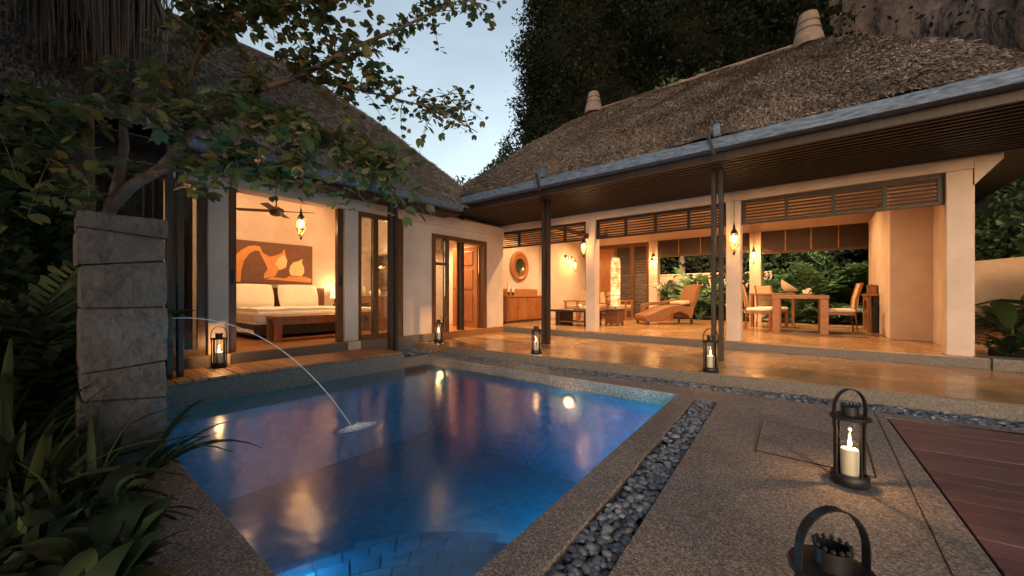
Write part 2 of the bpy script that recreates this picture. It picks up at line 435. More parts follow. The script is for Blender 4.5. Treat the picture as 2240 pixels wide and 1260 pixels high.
ORG = {}
def thing(name, label, cat, loc=(0, 0, 0), rz=0.0, group=None, world=False):
    o = bpy.data.objects.new(name, None)
    o.empty_display_size = .1
    COL.objects.link(o)
    o.location = loc; o.rotation_euler = (0, 0, rz)
    o['label'] = label; o['category'] = cat
    if group: o['group'] = group
    ORG[o.name] = Vector(loc) if world else Vector((0, 0, 0))
    return o
def tomesh(name, mb, mat, off=None, smooth=False):
    me = bpy.data.meshes.new(name)
    v = mb.v
    if off is not None and off.length > 0: v = [(p[0] - off.x, p[1] - off.y, p[2] - off.z) for p in v]
    me.from_pydata(v, [], mb.f)
    me.materials.append(MAT[mat])
    if smooth:
        me.polygons.foreach_set('use_smooth', [True] * len(me.polygons))
    me.update()
    return me
def part(name, mb, mat, parent=None, smooth=False, bevel=0, kind=None, label=None, cat=None, group=None):
    off = ORG[parent.name] if parent else None
    me = tomesh(name, mb, mat, off, smooth)
    o = bpy.data.objects.new(name, me)
    COL.objects.link(o)
    if parent:
        o.parent = parent; ORG[o.name] = off
    else:
        ORG[o.name] = Vector((0, 0, 0))
    if bevel:
        md = o.modifiers.new('bevel', 'BEVEL'); md.width = bevel; md.segments = 2; md.limit_method = 'ANGLE'
    if smooth and bevel == 0:
        try:
            me.set_sharp_from_angle(angle=R(45))
        except Exception: pass
    if kind: o['kind'] = kind
    if label: o['label'] = label
    if cat: o['category'] = cat
    if group: o['group'] = group
    return o
def place(name, me, parent, loc, rot=(0, 0, 0), scale=(1, 1, 1)):
    o = bpy.data.objects.new(name, me)
    COL.objects.link(o)
    off = ORG[parent.name] if parent else Vector((0, 0, 0))
    o.parent = parent
    o.location = Vector(loc) - off; o.rotation_euler = rot; o.scale = scale
    ORG[o.name] = off
    return o
def copy_tree(o, parent=None):
    c = o.copy(); COL.objects.link(c); c.parent = parent
    for ch in o.children: copy_tree(ch, c)
    return c
def quads(name, V, mat, parent=None, kind='stuff', nv=4, label=None, cat=None):
    """V: (n,nv,3) loose leaf faces joined into one mesh"""
    n = V.shape[0]
    me = bpy.data.meshes.new(name)
    off = ORG[parent.name] if parent else Vector((0, 0, 0))
    W = (V.reshape(-1, 3) - np.array(off)).astype(np.float32)
    me.vertices.add(n * nv); me.vertices.foreach_set('co', W.ravel())
    me.loops.add(n * nv); me.loops.foreach_set('vertex_index', np.arange(n * nv, dtype=np.int32))
    me.polygons.add(n); me.polygons.foreach_set('loop_start', np.arange(0, n * nv, nv, dtype=np.int32))
    me.update(calc_edges=True)
    me.materials.append(MAT[mat])
    o = bpy.data.objects.new(name, me); COL.objects.link(o)
    if parent: o.parent = parent
    ORG[o.name] = off
    if kind: o['kind'] = kind
    if label: o['label'] = label
    if cat: o['category'] = cat
    return o
def unit(a): return a / np.maximum(np.linalg.norm(a, axis=-1, keepdims=True), 1e-6)
def leaf_faces(P, size, aspect=.45, droop=0.0, axis=None):
    """pointed leaf faces (folded diamonds) at points P"""
    n = len(P)
    d = unit(nrs.normal(size=(n, 3)) + (0 if axis is None else axis)); d[:, 2] -= droop; d = unit(d)
    s = unit(np.cross(d, unit(nrs.normal(size=(n, 3)))))
    L = (size * nrs.uniform(.6, 1.3, n))[:, None]
    a = P; b = P + d * L * .45 + s * L * aspect * .5; c = P + d * L; e = P + d * L * .45 - s * L * aspect * .5
    return np.stack([a, b, c, e], 1)
def lamp(name, parent, loc, watts, color=WARM, radius=.03, kind='POINT', spot=None):
    l = bpy.data.lights.new(name, kind)
    l.energy = watts * 1.1; l.color = color; l.shadow_soft_size = radius
    if spot: l.spot_size = spot; l.spot_blend = .6
    o = bpy.data.objects.new(name, l); COL.objects.link(o)
    o.parent = parent; o.location = Vector(loc) - ORG[parent.name]
    return o
def struct(name, mb, mat, **k): return part(name, mb, mat, None, kind='structure', **k)

# ------------------------------------------------------------------ ground, paving, pool
PX0, PX1, PY0, PY1 = -5.05, -1.0, .54, 4.05
WZ = -.13
def frame_sheet(x0, x1, y0, y1, hx0, hx1, hy0, hy1, z):
    v = [(x0, y0, z), (x1, y0, z), (x1, y1, z), (x0, y1, z), (hx0, hy0, z), (hx1, hy0, z), (hx1, hy1, z), (hx0, hy1, z)]
    return MB().add(v, [(0, 1, 5, 4), (1, 2, 6, 5), (2, 3, 7, 6), (3, 0, 4, 7)])
struct('ground', frame_sheet(-300, 300, -300, 300, -5.3, -.8, .3, 4.25, -.10), 'soil')

def tedge(x): return 4.46 + .08 * (x + 5)            # front edge of the terrace
def pedge(x): return 4.33 + .067 * (x + 2.27)        # near edge of its pebble strip
TH = -.16
# coping and paving (exposed aggregate), top at z 0
sxl = lambda y: -.93 + (4.0 - y) * .053              # left edge of the narrow pebble strip
sxr = lambda y: -.735 + (4.03 - y) * .055
pxr = lambda y: -1.12 + (4.06 - y) * .050            # pool edge
struct('pool_coping_side', MB().prism([(pxr(4.05), 4.05), (pxr(-.2), -.2), (sxl(-.2), -.2), (sxl(4.02), 4.02)], TH, 0), 'aggregate', bevel=.008)
struct('pool_coping_far', MB().prism([(-5.16, 4.052), (pxr(4.05), 4.052), (sxl(4.02), 4.022), (sxr(4.02), 4.022), (sxr(4.02), pedge(-.74)), (-5.16, pedge(-5.1))], TH, .002), 'aggregate', bevel=.008)
struct('pool_coping_near', MB().prism([(-5.2, .24), (pxr(.24) - .002, .24), (pxr(.54) - .002, .54), (-5.05, .54)], TH, 0), 'aggregate', bevel=.008)
main_pave = struct('paving', MB().prism([(sxr(4.018), 4.018), (sxr(-3), -3), (.37, -3), (.37, pedge(.37)), (sxr(4.018) + .0, pedge(-.73))], TH, .001), 'aggregate')
struct('paving_band', MB().prism([(.376, -3), (.60, -3), (.56, 1.0), (.51, 2.17), (.43, 4.37), (.376, 4.37)], TH, .004), 'aggregate', bevel=.006)
struct('paving_strip', MB().prism([(.376, 4.372), (.43, 4.372), (6, 5.1), (6, pedge(6)), (.376, pedge(.376))], TH, .0), 'aggregate')
# inspection cover set flush into the paving: four thin grooves
cov = thing('inspection_cover', 'flush rectangular aggregate cover outlined by a thin seam behind the candle lantern', 'cover', (-.03, 3.2, 0), world=True)
part('cover_plate', MB().prism([(-.31, 2.9), (.24, 2.88), (.25, 3.52), (-.34, 3.63)], .0015, .005), 'aggregate', cov)
for a, b in (((-.315, 2.89), (-.345, 3.64)), ((-.345, 3.635), (.255, 3.525)), ((.255, 3.53), (.245, 2.87)), ((.245, 2.875), (-.315, 2.895))):
    d = (Vector(b) - Vector(a)).normalized(); nn = Vector((-d.y, d.x)) * .004
    part('seam', MB().prism([(a[0] - nn.x, a[1] - nn.y), (b[0] - nn.x, b[1] - nn.y), (b[0] + nn.x, b[1] + nn.y), (a[0] + nn.x, a[1] + nn.y)], .0012, .0058), 'black_metal', cov)

# pool: basin, steps with single tiles, water
pool = thing('swimming_pool', 'blue tiled plunge pool in front of the two pavilions', 'pool', (-3, 2.3, -1.2), world=True)
b = MB()
x0, x1, y0, y1, zb, zt = PX0, pxr(PY0) + .02, PY0, PY1 + .004, -1.25, TH + .01
b.add([(x0, y0, zb), (x1, y0, zb), (x1, y1, zb), (x0, y1, zb), (x0, y0, zt), (x1, y0, zt), (pxr(4.05) + .02, y1, zt), (x0, y1, zt)],
      [(0, 1, 2, 3), (0, 4, 5, 1), (1, 5, 6, 2), (2, 6, 7, 3), (3, 7, 4, 0)])
part('basin', b, 'pool_tile', pool)
cx, cy = -1.0, .56
for si, (rad, zs) in enumerate(((.98, -.36), (1.42, -.58), (1.85, -.80))):
    pts = [(cx, cy)] + [(cx + rad * math.cos(t), cy + rad * math.sin(t)) for t in np.linspace(math.pi / 2 - .0, math.pi, 28)]
    stp = part('step', MB().prism(pts, -1.24, zs - .006), 'pool_tile', pool)
    rows = [(rad - .115 * k - .115, rad - .115 * k) for k in range(4 if si else 7)]
    for (ra, rb) in rows:
        if ra < .08: continue
        n = max(4, int(rb * math.pi / 2 / .15))
        for q in range(n):
            t0 = math.pi / 2 + (q + .04) * (math.pi / 2) / n; t1 = math.pi / 2 + (q + .96) * (math.pi / 2) / n
            poly = [(cx + r_ * math.cos(t), cy + r_ * math.sin(t)) for r_, t in ((ra + .006, t0), (rb - .002, t0), (rb - .002, (t0 + t1) / 2), (rb - .002, t1), (ra + .006, t1))]
            part('tile', MB().prism(poly[::-1], zs - .006, zs + rnd.uniform(0, .003)), 'tile', stp)
part('water', MB().add([(PX0, PY0, WZ), (pxr(PY0), PY0, WZ), (pxr(4.05), PY1, WZ), (PX0, PY1, WZ)], [(0, 1, 2, 3)]), 'water').__setitem__('kind', 'structure')

def pool_light(label, loc, watts, rz=0, col_=(.20, .80, 1.0), lens='pool_lens'):
    t = thing('pool_light', label, 'pool light', loc, -rz, group='underwater pool lights')
    part('ring', MB().add([(p[2], p[0], p[1]) for p in MB().lathe([(.07, 0), (.09, -.006), (.09, -.012)], 20).v], MB().lathe([(.07, 0), (.09, -.006), (.09, -.012)], 20).f), 'gutter_zinc', t)
    part('lens', MB().add([(p[2] - .013, p[0], p[1]) for p in MB().lathe([(.065, 0), (.001, -.004)], 20).v], MB().lathe([(.065, 0), (.001, -.004)], 20).f), lens, t)
    o = lamp('pool_beam', t, (-.08, 0, 0), watts, col_, .045)
emit('pool_lens', (.6, .85, 1), 1.0)
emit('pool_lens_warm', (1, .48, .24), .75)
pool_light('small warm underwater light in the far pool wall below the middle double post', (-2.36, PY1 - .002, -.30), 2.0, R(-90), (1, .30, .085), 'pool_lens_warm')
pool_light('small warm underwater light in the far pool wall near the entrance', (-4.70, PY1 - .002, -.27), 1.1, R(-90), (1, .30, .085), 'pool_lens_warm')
pool_light('round underwater light in the near pool wall beside the steps', (-2.0, PY0 + .012, -.26), 8, R(90))
pool_light('round underwater light in the side pool wall', (pxr(2.75) - .012, 2.75, -.62), 24)

# pebble beds
def pebble_mesh(i):
    r2 = np.random.RandomState(50 + i)
    n, mrows = 9, 5
    v = []; f = []
    ax = (1, r2.uniform(.6, .85), r2.uniform(.38, .55))
    bump = [(r2.normal(size=3), r2.uniform(.03, .09)) for _ in range(3)]
    for k in range(mrows + 1):
        ph = -math.pi / 2 + math.pi * k / mrows
        for j in range(n):
            th = 2 * math.pi * j / n
            d = np.array([math.cos(ph) * math.cos(th), math.cos(ph) * math.sin(th), math.sin(ph)])
            s = 1 + sum(a * math.sin(2.0 * float(d @ w)) for w, a in bump)
            v.append(tuple(d * s * ax))
    for k in range(mrows):
        for j in range(n):
            f.append((k * n + j, k * n + (j + 1) % n, (k + 1) * n + (j + 1) % n, (k + 1) * n + j))
    mb = MB(); mb.v = v; mb.f = f
    return tomesh('pebble', mb, 'pebble', smooth=True)
PEB = [pebble_mesh(i) for i in range(7)]
PEBV = [(np.array([v.co[:] for v in m.vertices]), [tuple(p.vertices) for p in m.polygons]) for m in PEB]
def joined_pebbles(name, spots, parent):
    V = []; F = []; o = 0
    for (x, y, z, r_, a, tx) in spots:
        pv, pf = PEBV[rnd.randrange(7)]
        M = np.array((Matrix.Rotation(a, 3, 'Z') @ Matrix.Rotation(tx, 3, 'X')))
        w = (pv * r_) @ M.T + np.array((x, y, z))
        V += w.tolist(); F += [tuple(i + o for i in q) for q in pf]; o += len(pv)
    mb = MB(); mb.v = V; mb.f = F
    return part(name, mb, 'pebble', parent, smooth=True, kind='stuff')
bed = struct('pebble_bed', MB().prism([(sxl(4.02) + .001, 4.02), (sxl(-.2) + .001, -.2), (sxr(-.2) - .001, -.2), (sxr(4.02) - .001, 4.02)], TH, -.06), 'soil')
near = []
y = .55
def rpeb(x, y, zc, s=1.0):
    r_ = rnd.uniform(.016, .030) * s
    return (x, y, zc + rnd.uniform(-.006, .010), r_, rnd.uniform(0, 6.3), rnd.uniform(-.5, .5))
for layer in range(2):
    for k in range(560):
        y = .85 + 3.15 * (k + rnd.random()) / 560
        x = rnd.uniform(sxl(y) + .014, sxr(y) - .014)
        near.append(rpeb(x, y, -.040 + .018 * layer))
near.sort(key=lambda p: p[1] - (10 if p[2] > -.03 else 0))
top = [p for p in near if p[2] > -.03]
top.sort(key=lambda p: p[1])
for p in top[:300]:
    place('pebble', PEB[rnd.randrange(7)], bed, p[:3], (p[5], 0, p[4]), (p[3],) * 3)
joined_pebbles('pebble_fill', top[300:] + [p for p in near if p[2] <= -.03], bed)
bed2 = struct('pebble_bed_terrace', MB().prism([(-5.0, pedge(-5) + .004), (7, pedge(7) + .004), (7, tedge(7)), (-5.0, tedge(-5))], TH, -.055), 'soil')
sp = []
for k in range(5200):
    x = -5.0 + 8.0 * rnd.random(); y = rnd.uniform(pedge(x) + .02, tedge(x) + .01)
    sp.append(rpeb(x, y, rnd.choice((-.035, -.02)), 1.0))
joined_pebbles('pebble_fill', sp, bed2)

# terrace and floors
struct('terrace', MB().prism([(-5.93, tedge(-5.3) + .02), (-5.0, tedge(-5)), (7, tedge(7)), (7, 7.10), (-5.93, 7.10)], -.14, .12), 'stone_floor', bevel=.006)
struct('terrace_edge', MB().prism([(-5.0, tedge(-5) - .02), (7, tedge(7) - .02), (7, tedge(7) + .10), (-5.0, tedge(-5) + .10)], -.15, .116), 'granite', bevel=.006)
struct('living_floor', MB().box((-6.95, 7.10, -.1), (1.60, 12.75, .25)), 'stone_floor', bevel=.006)
struct('living_step', MB().box((-6.0, 7.085, -.1), (1.60, 7.0995, .236)), 'granite')
struct('garden_kerb', MB().box((1.604, 7.06, -.1), (7, 7.34, .255)), 'granite', bevel=.01)
struct('bedroom_floor', MB().box((-9.6, -.6, -.1), (-5.93, 7.095, .25)), 'teak')
struct('bedroom_step', MB().box((-5.929, .6, -.1), (-5.90, 4.95, .244)), 'granite')
struct('deck_base', MB().box((-5.899, .6, -.3), (-5.12, 3.58, .085)), 'granite')
struct('deck_riser', MB().box((-5.119, .6, -.3), (-5.046, 3.60, .092)), 'granite', bevel=.006)
struct('landing', MB().prism([(-5.9, 3.604), (-5.05, 3.604), (-5.05, 4.05), (-5.0, tedge(-5)), (-5.9, tedge(-5.3))], -.3, .015), 'granite', bevel=.006)
deck = struct('timber_deck', MB().box((-5.898, .60, .0851), (-5.06, 3.57, .0905)), 'wood_dark')
bm_ = tomesh('board', MB().box((-.425, -.062, 0), (.425, .062, .026)), 'deck_warm')
for k in range(22):
    place('board', bm_, deck, (-5.478 + rnd.uniform(-.004, .004), .68 + k * .1345, .094 + rnd.uniform(0, .002)))
lp = []
for k in range(240):
    x = rnd.uniform(-5.85, -5.15); y = rnd.uniform(3.7, 4.32)
    lp.append(rpeb(x, y, .03, 1.5))
joined_pebbles('pebble_patch', lp, None)['label'] = 'dark pebbles heaped on the landing beside the bedroom wall'
# red deck, right
rdeck = struct('red_timber_deck', MB().prism([(.62, -2), (6, -2), (6, 5.08), (.445, 4.36), (.525, 2.17), (.58, 1.0)], -.10, -.05), 'soil')
def ldeck(y): return .445 + (4.36 - y) * .0365 if y > 2.17 else .525 + (2.17 - y) * .05
k = 0; y = 4.36
while y > .2:
    ya, yb = y - .005, y - .128
    off = .13
    mb = MB().add([(ldeck(ya), ya, -.03), (6, ya + .74, -.03), (6, yb + .74, -.03), (ldeck(yb), yb, -.03),
                   (ldeck(ya), ya, -.004), (6, ya + .74, -.004), (6, yb + .74, -.004), (ldeck(yb), yb, -.004)],
                  [(0, 1, 2, 3), (7, 6, 5, 4), (0, 4, 5, 1), (1, 5, 6, 2), (2, 6, 7, 3), (3, 7, 4, 0)])
    o = part('board', mb, 'deck_red', rdeck)
    o.location.z += rnd.uniform(-.002, .002)
    y -= .128

# ------------------------------------------------------------------ living pavilion
lv = thing('living_pavilion', 'open living pavilion with long thatched roof, cream columns and slatted eaves', 'building', (-2.4, 9.8, .25), world=True)
def colm(x0, x1, y0=7.12, y1=7.34, z1=2.54):
    return part('column', MB().box((x0, y0, .2505), (x1, y1, z1)), 'plaster', lv, bevel=.012)
for a in ((-6.45, -6.18), (-3.76, -3.55), (-1.19, -.98), (1.245, 1.47)): colm(*a)
part('beam', MB().box((-6.45, 7.105, 2.5405), (1.475, 7.36, 2.70)), 'plaster', lv, bevel=.008)
part('corbel', MB().sweep([(1.476, 2.30), (1.476, 2.70), (1.72, 2.70), (1.72, 2.60)], 'x', 0, 1) if False else
     MB().add([(1.476, 7.11, 2.34), (1.476, 7.11, 2.70), (1.70, 7.11, 2.70), (1.70, 7.11, 2.615), (1.476, 7.35, 2.34), (1.476, 7.35, 2.70), (1.70, 7.35, 2.70), (1.70, 7.35, 2.615)],
              [(0, 3, 2, 1), (4, 5, 6, 7), (0, 4, 7, 3), (3, 7, 6, 2), (2, 6, 5, 1), (1, 5, 4, 0)]), 'plaster', lv)
# louvred transoms
def transom(xa, xb, muntins, group=None):
    f = MB()
    f.box((xa, 7.18, 2.485), (xb, 7.24, 2.537)).box((xa, 7.18, 2.15), (xb, 7.24, 2.185))
    f.box((xa, 7.18, 2.1855), (xa + .06, 7.24, 2.4845)).box((xb - .06, 7.18, 2.1855), (xb, 7.24, 2.4845))
    t = part('louvre_transom', f, 'wood_dark', lv)
    for m in muntins: part('mullion', MB().box((m - .022, 7.182, 2.1855), (m + .022, 7.238, 2.4845)), 'wood_dark', t)
    sm = tomesh('slat', MB().box((xa + .061, -.011, -.0105), (xb - .061, .011, .0105)), 'wood_dark')
    for k in range(6): place('slat', sm, t, (0, 7.21, 2.212 + k * .05), (R(-8), 0, 0))
transom(-6.179, -3.761, (-5.56, -4.81, -4.3))
transom(-3.549, -1.191, (-2.93, -2.36, -1.78))
transom(-.979, 1.244, (-.38, .17, .70))
# walls and ceiling of the room
part('side_wall', MB().box((-6.95, 7.36, .2505), (-6.70, 12.9, 3.0)), 'plaster', lv)
part('wall_rib', MB().box((-6.699, 9.72, .2506), (-6.60, 12.5, 2.95)), 'plaster', lv, bevel=.01)
part('back_beam', MB().box((-6.69, 12.5, 2.75), (1.8, 12.72, 3.0)), 'plaster', lv)
part('back_column', MB().box((-4.30, 12.46, .2505), (-4.02, 12.74, 2.749)), 'plaster', lv, bevel=.01)
part('back_column', MB().box((-1.50, 12.46, .2505), (-1.23, 12.74, 2.749)), 'plaster', lv, bevel=.01)
part('alcove_wall', MB().box((.94, 9.02, .2505), (1.8, 12.49, 2.749)), 'plaster', lv, bevel=.01)
part('end_wall', MB().box((1.44, 7.3605, .2505), (1.53, 9.015, 2.74)), 'plaster', lv)
part('ceiling', MB().sweep([(-6.95, 3.001), (-6.2, 3.001), (-5.6, 3.45), (1.2, 3.45), (1.55, 3.0), (1.8, 2.78), (1.8, 2.82), (1.56, 3.06), (1.22, 3.51), (-5.62, 3.51), (-6.22, 3.06), (-6.95, 3.06)], 'x', 0, 1) if False else MB().add([(x, y, z) for y in (7.37, 12.9) for x, z in ((-6.95, 3.001), (-6.2, 3.001), (-5.6, 3.45), (1.2, 3.45), (1.55, 3.0), (1.8, 2.78))], [(i, i + 1, i + 7, i + 6) for i in range(5)]), 'plaster', lv)
part('upper_wall', MB().box((-5.75, 12.5, 3.0005), (1.2, 12.7, 3.445)), 'plaster', lv)
part('upper_wall', MB().box((-5.75, 7.372, 2.7005), (1.2, 7.45, 3.445)), 'plaster', lv)
# gutter, fascia, soffit slats, posts
gp = [(5.205, 2.80), (5.37, 2.80), (5.37, 2.945), (5.252, 2.945), (5.240, 2.935)]
part('gutter', MB().sweep(gp, 'x', -6.2, 2.4), 'gutter_zinc', lv, bevel=.004)
part('fascia_board', MB().box((-6.15, 5.375, 2.70), (2.4, 5.43, 2.86)), 'wood_dark', lv)
sm = tomesh('soffit_slat', MB().box((-4.25, -.024, -.03), (4.25, .024, .03)), 'wood_dark')
for k in range(15): place('soffit_slat', sm, lv, (-1.85, 5.52 + k * .108, 2.735 - k * .002))
part('soffit_board', MB().box((-6.1, 5.44, 2.80), (2.4, 7.36, 2.815)).box((1.81, 7.3605, 2.80), (2.4, 13.8, 2.815)), 'wood_slat', lv)
def dpost(par, x, y, ztop, zb=.121, along='x'):
    w, g_ = .05, .045
    for s in (-1, 1):
        if along == 'x': part('post', MB().box((x + s * g_ - w / 2, y - .05, zb), (x + s * g_ + w / 2, y + .05, ztop)), 'wood_dark', par, bevel=.005)
        else: part('post', MB().box((x - .05, y + s * g_ - w / 2, zb), (x + .05, y + s * g_ + w / 2, ztop)), 'wood_dark', par, bevel=.005)
for x in (-6.1, -3.86, -1.07): dpost(lv, x, 5.80, 2.705)
for x in (-3.55, -.97):
    part('gutter_bracket', MB().box((x - .035, 5.20, 2.95), (x + .035, 5.30, 3.10)), 'gutter_zinc', lv, bevel=.006)
    part('gutter_strap', MB().box((x - .075, 5.17, 2.72), (x - .045, 5.196, 3.03), rot=Matrix.Rotation(-.25, 3, 'Y')), 'wood_dark', lv)
# thatched roofs
def lerp(a, b, t): return a + (b - a) * t
def thatch_face(c00, c10, c01, c11, n, L=(.03, .095), sag=.14, seed=1, wid=(.007, .014), nu=26, nv=14):
    """quad roof face c00..c10 eave, c01..c11 ridge; returns base grid and straw"""
    c00, c10, c01, c11 = (np.array(c, float) for c in (c00, c10, c01, c11))
    nrm = unit(np.cross(c10 - c00, c01 - c00))
    if nrm[2] < 0: nrm = -nrm
    rs = np.random.RandomState(seed)
    lump = rs.normal(size=(6, 2)) * 9; ph = rs.uniform(0, 6, 6)
    def S(u, v):
        p = (1 - v)[:, None] * ((1 - u)[:, None] * c00 + u[:, None] * c10) + v[:, None] * ((1 - u)[:, None] * c01 + u[:, None] * c11)
        h = sag * np.sin(np.pi * v) * .6
        for (a, b), f in zip(lump, ph): h = h + .012 * np.sin(a * u * 2 + b * v + f)
        return p + nrm * h[:, None]
    U, Vv = np.meshgrid(np.linspace(0, 1, nu), np.linspace(0, 1, nv))
    G = S(U.ravel(), Vv.ravel())
    mb = MB(); mb.v = [tuple(p) for p in G]
    mb.f = [(j * nu + i, j * nu + i + 1, (j + 1) * nu + i + 1, (j + 1) * nu + i) for j in range(nv - 1) for i in range(nu - 1)]
    u = rs.uniform(0, 1, n); v = rs.uniform(0, 1, n)
    p = S(u, v); q = S(u, np.maximum(v - .02, -.02)); down = unit(q - p)
    down = unit(down + rs.normal(size=(n, 3)) * .22 + nrm * rs.uniform(0, .22, n)[:, None])
    side = unit(np.cross(down, nrm + rs.normal(size=(n, 3)) * .35))
    Ln = rs.uniform(*L, n)[:, None]; Wd = rs.uniform(*wid, n)[:, None]
    p = p + nrm * rs.uniform(.0, .03, n)[:, None]
    a = p - side * Wd * .5; b_ = p + side * Wd * .5; c = p + down * Ln + side * Wd * .3; d = p + down * Ln - side * Wd * .3
    return mb, np.stack([a, b_, c, d], 1)
EL, ER, RL, RR_ = (-6.1, 5.30, 2.96), (1.62, 5.30, 2.96), (-4.95, 9.8, 6.15), (-.08, 9.8, 6.12)
BL, BR = (-6.1, 14.3, 2.96), (1.62, 14.3, 2.96)
mb1, st1 = thatch_face(EL, ER, RL, RR_, 170000, seed=1)
mb2, st2 = thatch_face(BL, EL, RL, RL, 9000, seed=2)
mb3, st3 = thatch_face(ER, BR, RR_, RR_, 9000, seed=3)
mb4, st4 = thatch_face(BR, BL, RR_, RL, 2500, seed=4)
rb = MB()
for q in (mb1, mb2, mb3, mb4): rb.add(q.v, q.f)
roof = part('roof', rb, 'thatch', lv, smooth=True)
quads('thatch_straw', np.concatenate([st1, st2, st3, st4]), 'thatch', roof)
part('ridge_pole', MB().tube([(-4.95, 9.8, 6.16), (-2.5, 9.8, 6.15), (-.08, 9.8, 6.13)], .055, 10), 'clay', roof, smooth=True)
def cap(par, x, y, z, r0, r1, h):
    t = part('ridge_cap', MB().lathe([(r0, -.12), (r0 * .97, 0), (r1 + (r0 - r1) * .58, h * .32), (r1 + (r0 - r1) * .52, h * .34)], 24, (x, y, z)), 'clay', par, smooth=True)
    for za, zb_, ra, rb_ in ((h * .36, h * .62, .60, .30), (h * .66, h, .34, .0)):
        t2 = part('cap_tier', MB().lathe([(r1 + (r0 - r1) * ra, za), (r1 + (r0 - r1) * rb_, zb_)], 24, (x, y, z)), 'clay', par, smooth=True)
    part('cap_band', MB().lathe([(r1 + (r0 - r1) * .61, h * .33), (r1 + (r0 - r1) * .60, h * .37)], 24, (x, y, z)), 'wood_dark', par)
    part('cap_band', MB().lathe([(r1 + (r0 - r1) * .34, h * .615), (r1 + (r0 - r1) * .35, h * .665)], 24, (x, y, z)), 'wood_dark', par)
cap(roof, -4.92, 9.8, 6.22, .25, .14, .46)
cap(roof, -.16, 9.8, 6.14, .27, .155, .55)

# louvred timber screen and blinds in the back wall
scr = part('louvre_screen', MB().box((-6.60, 12.52, 2.62), (-4.301, 12.60, 2.749)).box((-6.60, 12.52, .2505), (-4.301, 12.60, .34))
           .box((-6.60, 12.52, .3405), (-6.48, 12.60, 2.6195)).box((-5.52, 12.52, .3405), (-5.40, 12.60, 2.6195)).box((-4.95, 12.52, .3405), (-4.80, 12.60, 2.6195)).box((-4.40, 12.52, .3405), (-4.301, 12.60, 2.6195)), 'wood_frame', lv)
part('panel', MB().box((-6.10, 12.51, .3405), (-5.521, 12.59, 2.6195)), 'door_wood', scr)
for xa, xb in ((-5.399, -4.951), (-4.799, -4.401), (-6.479, -6.101)):
    sm = tomesh('slat', MB().box((xa, -.008, -.042), (xb, .008, .042)), 'wood_slat')
    for k in range(26): place('slat', sm, scr, (0, 12.56, .40 + k * .087), (R(-30), 0, 0))
def blind(xa, xb, zt, zb):
    bl = part('bamboo_blind', MB().box((xa, 12.47, zb), (xb, 12.50, zb + .07)).box((xa, 12.49, zb + .0705), (xb, 12.498, zt)), 'blind', lv)
    sm = tomesh('slat', MB().box((xa, -.006, -.009), (xb, .006, .009)), 'blind')
    n = int((zt - zb - .1) / .028)
    for k in range(n): place('slat', sm, bl, (0, 12.478, zb + .1 + k * .028))
    for m in np.linspace(xa, xb, 5)[1:-1]: part('tape', MB().box((m - .012, 12.464, zb + .07), (m + .012, 12.468, zt)), 'teak', bl)
blind(-4.0, -1.51, 2.749, 2.20)
blind(-1.22, .93, 2.749, 2.12)

# ------------------------------------------------------------------ bedroom pavilion
bd = thing('bedroom_pavilion', 'bedroom pavilion with steep thatched roof behind the overhanging tree, sliding door open', 'building', (-7.6, 3.0, .25), world=True)
XF, XB = -5.97, -6.17
def bwall(name, ya, yb, za, zb, m='plaster', **k): return part(name, MB().box((XB, ya, za), (XF, yb, zb)), m, bd, **k)
bwall('column', 1.35, 1.565, .2505, 2.40, bevel=.01)
part('column_base', MB().box((-6.0, 1.36, .095), (-5.901 + .02, 1.56, .2495)), 'plaster', bd)
bwall('column', 3.13, 3.36, .2505, 2.40, bevel=.01)
part('column_base', MB().box((-6.0, 3.14, .095), (-5.901 + .02, 3.35, .2495)), 'plaster', bd)
bwall('wall', 4.24, 4.90, .2505, 2.40)
bwall('wall', 6.49, 7.095, .2505, 2.40)
bwall('lintel', 4.901, 6.489, 2.23, 2.40)
part('beam', MB().box((-6.19, .96, 2.401), (-5.94, 7.10, 2.62)), 'plaster', bd, bevel=.008)
part('blackout_wall', MB().box((-6.16, -.6, .2505), (-6.0, .299, 3.1)).box((-6.16, .2995, 2.401), (-6.0, .959, 3.1)), 'wood_dark', bd)  # added dark wall, closes the front so no room light leaks out
part('back_wall', MB().box((-9.6, -.6, .2505), (-9.35, 5.0, 3.749)), 'plaster', bd)
part('side_wall', MB().sweep([(-9.349, .2505), (-6.2, .2505), (-6.2, 2.79), (-7.15, 3.745), (-9.349, 3.745)], 'y', -.6, -.4), 'plaster', bd)
part('partition', MB().sweep([(-9.349, .2505), (-6.2, .2505), (-6.2, 2.79), (-7.15, 3.745), (-9.349, 3.745)], 'y', 4.93, 5.05), 'plaster', bd)
part('corridor_wall', MB().box((-8.3, 5.051, .2505), (-8.15, 7.0, 2.8)), 'plaster', bd)
part('corridor_wall', MB().box((-8.149, 6.86, .2505), (-6.18, 7.0, 2.8)), 'plaster', bd)
part('ceiling', MB().sweep([(-6.19, 2.80), (-7.15, 3.75), (-9.6, 3.75), (-9.6, 3.82), (-7.18, 3.82), (-6.19, 2.86)], 'y', -.6, 4.99), 'plaster', bd)
part('corridor_ceiling', MB().box((-8.149, 5.051, 2.72), (-6.2, 6.859, 2.78)), 'plaster', bd)
part('pane_blackout', MB().box((-6.50, .0, .2505), (-6.42, 1.0, 2.72)), 'wood_dark', bd)  # added dark screen, keeps the lit room from showing through the left pane
